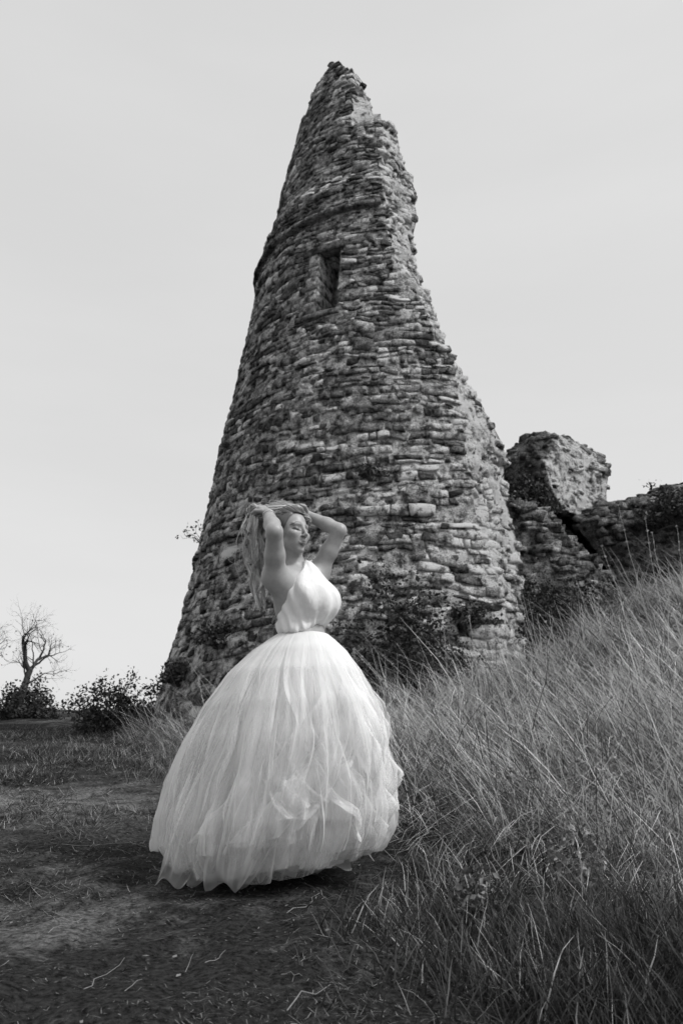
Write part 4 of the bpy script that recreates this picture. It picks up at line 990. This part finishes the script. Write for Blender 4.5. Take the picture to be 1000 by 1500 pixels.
    # flyaways
    for i in range(36):
        g = P(376 + r.normal() * 8, 750 + r.normal() * 10, 3.80 + r.normal() * .03)
        m1 = P(366 + r.normal() * 8, 775 + r.normal() * 16, 3.80 + r.normal() * .04); e = P(366 + r.normal() * 9, 815 + r.normal() * 28, 3.8 + r.normal() * .04)
        strand([g, m1, (m1 + e) / 2 + r.normal(size=3) * .02, e], .0009, .4, .6, .012, 5, 18)
    # the tousled lift round the far hand
    for i in range(170):
        a = scalp(r.uniform(.1, 1.5), r.uniform(.7, 1.3), .005); b = P(430 + r.normal() * 5, 746 + r.normal() * 2.5, 3.80 + r.normal() * .03); c = P(414 + r.normal() * 7, 739 + r.normal() * 2.5, 3.80 + r.normal() * .03); g = P(396 + r.normal() * 6, 745 + r.normal() * 4, 3.80 + r.normal() * .03)
        strand([a, b, c, g], r.uniform(.0009, .0018), .08, r.uniform(.25, .5), .004, 2, 16)
    obj('hair', S.mesh('hair', M_HAIR, True), WO)
build_hair()
def bracelet():
    ax_ = unit(WRR - ELR); u = unit(np.cross(ax_, UV)); v = np.cross(ax_, u); c = WRR * .86 + ELR * .14; a = np.linspace(0, 2 * math.pi, 25)
    S = Soup(); V, Q = tube(c + .0305 * (np.cos(a)[:, None] * u + np.sin(a)[:, None] * v), .0022, 6); S.add(V, Q, None, .6)
    m, t, b = new_mat('silver'); b.inputs['Base Color'].default_value = (.7, .7, .7, 1); b.inputs['Metallic'].default_value = 1; b.inputs['Roughness'].default_value = .25
    obj('bracelet', S.mesh('bracelet', m, True), WO)
bracelet()

# the tulle skirt
def tulle_mat(name, col, alpha, edge):
    m, t, b = new_mat(name); t.nodes.remove(b); out = t.nodes['Material Output']; geo = N(t, 'ShaderNodeNewGeometry')
    df = N(t, 'ShaderNodeBsdfDiffuse'); df.inputs['Color'].default_value = (col, col, col, 1)
    tl = N(t, 'ShaderNodeBsdfTranslucent'); tl.inputs['Color'].default_value = (col, col, col, 1)
    mx = N(t, 'ShaderNodeMixShader'); mx.inputs[0].default_value = .38; t.links.new(df.outputs[0], mx.inputs[1]); t.links.new(tl.outputs[0], mx.inputs[2])
    tr = N(t, 'ShaderNodeBsdfTransparent')
    lw = N(t, 'ShaderNodeLayerWeight', Blend=.35)                 # net closes up when seen edge-on
    n = N(t, 'ShaderNodeTexNoise', Scale=6.0, Detail=3.0); t.links.new(geo.outputs['Position'], n.inputs['Vector'])
    a = math_node(t, 'ADD', maprange(t, lw.outputs['Facing'], .1, 1.0, alpha, edge), maprange(t, n.outputs['Fac'], .3, .7, -.05, .05))
    m2 = N(t, 'ShaderNodeMixShader'); t.links.new(a, m2.inputs[0]); t.links.new(tr.outputs[0], m2.inputs[1]); t.links.new(mx.outputs[0], m2.inputs[2])
    t.links.new(m2.outputs[0], out.inputs['Surface']); return m
M_TULLE = tulle_mat('white_tulle', .86, .19, .88)
M_SLIP = cloth_mat('white_lining', .66)
SK_Z1 = WAI[2] + .002; SK_Z0 = GROUND_Z
SK_T = np.array([0, .03, .08, .18, .32, .48, .64, .78, .88, .95, 1.0])
SK_R = np.array([.116, .155, .212, .292, .366, .420, .460, .482, .474, .450, .415])
def sk_center(t_):
    x = np.interp(t_, [0, .2, .5, .8, 1], [WAI[0], P(430, 1000, 3.75)[0], P(423, 1100, 3.74)[0], P(408, 1190, 3.72)[0], P(396, 1270, 3.70)[0]])
    y = np.interp(t_, [0, 1], [WAI[1], 3.72]); return x, y
def skirt_pt(th, t_, dr, lift=0.0):
    R_ = np.interp(t_, SK_T, SK_R) * (1 + dr); cx, cy = sk_center(t_)
    x = cx + R_ * np.cos(th); y = cy + R_ * np.sin(th) * .92
    up = .07 * np.clip(np.cos(th), 0, 1) ** 1.3                     # the hem is blown up on the bank side
    z = SK_Z1 + (SK_Z0 + .012 + up - SK_Z1) * t_ + lift
    return np.stack([x, y, np.maximum(z, ground_h(x, y) + .006)], -1)
def sheet(name, mat, parent, a0, a1, tw, scale, folds, amp, tend, seed, nth=150, nt=70, pull=None):
    r = np.random.default_rng(seed)
    u = np.linspace(0, 1, nth)[None, :]; t_ = np.linspace(0, 1, nt)[:, None] * (tend + 0 * u)
    t_ = t_ * (1 - .02 + .035 * vnoise(np.stack([u * (a1 - a0) * 3 + seed, 0 * u, 0 * u], -1), seed))
    t_ = np.clip(t_, 0, 1.0)
    full = a1 - a0 > 6; mf = max(2, int(round((a1 - a0) * (1.9 if full else 2.6))))      # S-folds that lap over themselves
    wob = 1.6 * vnoise(np.stack([u * mf * .5 + 0 * t_, t_ * 2.4 + 0 * u, 0 * u + 0 * t_], -1) + seed, seed + 7) + 1.5 * r.normal() * t_
    open_ = np.clip(t_ * 3.0, .0, 1) * (1.15 + .55 * vnoise(np.stack([u * mf * .37 + 0 * t_, t_ * 1.7 + 0 * u, 0 * u + 0 * t_], -1) + seed + 31, seed + 8))
    fold = 2 * math.pi * mf * u + wob
    uf = u + open_ * np.sin(fold) / (2 * math.pi * mf)
    th = a0 + (a1 - a0) * uf + tw * t_ ** 1.4 + .10 * t_ * np.sin(3.1 * t_ + seed) ; dr = .050 * open_ * np.cos(fold)
    grow = np.clip(t_ * 2.2, .12, 1) 
    for k in range(folds):
        n = r.uniform(4, 20) if k < folds - 2 else r.uniform(20, 40); ph = r.uniform(0, 6.28); dv = r.normal() * 3.0
        w = np.sin(th * n + ph + dv * t_ + 1.2 * np.sin(t_ * r.uniform(2, 5) + ph)); w = (1 - 2 * np.abs(w) ** .8) if k % 2 else w
        dr = dr + w * amp * (6.0 / (n + 4)) * grow
    q = np.stack([np.cos(th) * 2.4, np.sin(th) * 2.4, t_ * 2.2 + 0 * th], -1) + seed
    dr = dr + .095 * grow * fbm(q, 2, seed)
    dr = dr + (scale - 1)
    th2 = th + .05 * grow * vnoise(q * 2.3 + 9, seed + 3)
    V = skirt_pt(th2, t_ + 0 * th, dr)
    if pull is not None:                 # the lower part trails out to a point on the ground
        tip, wid = pull; g = np.clip((np.linspace(0, 1, nt) - .45) / .55, 0, 1)[:, None, None] ** 1.5
        across = unit(V[-1, -1] - V[-1, 0]); base = tip + (u[0][:, None] - .5) * across * wid + np.stack([.03 * np.sin(u[0] * 5 + seed), -.05 * np.sin(u[0] * 3.1), .035 * np.sin(u[0] * 6.3) ** 2], -1)
        V = V * (1 - g) + base[None] * g; V[..., 1] -= .05 * np.sin(g[..., 0] * math.pi)
        V[..., 2] = np.maximum(V[..., 2], ground_h(V[..., 0], V[..., 1]) + .006)
    V = V.reshape(-1, 3)
    i = np.arange(nt - 1)[:, None] * nth; j = np.arange(nth - 1)[None, :]
    Q = np.stack([i + j, i + j + 1, i + nth + j + 1, i + nth + j], -1).reshape(-1, 4)
    if a1 - a0 < 6:                      # doubled selvedge along the free edges
        G = V.reshape(nt, nth, 3); ex = []; n0 = len(V); axis = np.stack(sk_center(t_[:, 0]) + (0 * t_[:, 0],), -1)
        for e in (0, nth - 1):
            i1 = e + (2 if e == 0 else -2)
            for cidx in (e, i1):
                o_ = G[:, cidx] - axis; o_[:, 2] = 0; ex.append(G[:, cidx] + o_ / (np.linalg.norm(o_, axis=1)[:, None] + 1e-6) * .0025)
        V = np.concatenate([V] + ex); rr_ = np.arange(nt - 1)
        for w in (0, 2): b_ = n0 + w * nt; Q = np.concatenate([Q, np.stack([b_ + rr_, b_ + nt + rr_, b_ + nt + rr_ + 1, b_ + rr_ + 1], -1)])
    return (sub if parent.type == 'MESH' else obj)(name, make_mesh(name, V, Q, mat, None, True), parent)
def build_skirt():
    r = np.random.default_rng(77)
    lin = sheet('skirt', M_SLIP, WO, 0, 2 * math.pi, 0, .70, 7, .11, 1.0, 1, 300, 70)
    for k in range(3):
        sheet('tulle_layer', M_TULLE, lin, k * 1.3, k * 1.3 + 2 * math.pi, r.normal() * .2, .82 + .06 * k, 6, .05 + .015 * k, 1.0, 10 + k, 440, 70)
    # loose overlapping swathes that cross the front at a slant
    for k in range(32):
        a = -math.pi / 2 + r.uniform(-1.9, 1.9); w = r.uniform(.3, 1.0)
        sheet('tulle_swathe', M_TULLE, lin, a - w / 2, a + w / 2, r.normal() * 1.15, .90 + .14 * r.random(), 4, .04 + .05 * r.random(), r.uniform(.74, 1.0), 40 + k, 76, 56)
    # trailing ends of tulle on the ground
    for k, (a, w, tip, wid) in enumerate(((-2.25, .75, (256, 1300), .12), (-1.85, .8, (336, 1305), .14), (-2.0, .5, (285, 1288), .22), (-1.6, .7, (390, 1292), .25), (-1.15, .6, (470, 1280), .25))):
        sheet('tulle_train', M_TULLE, lin, a - w / 2, a + w / 2, .1, 1.0, 5, .09, 1.0, 80 + k, 90, 90, (gp(*tip), wid))
build_skirt()
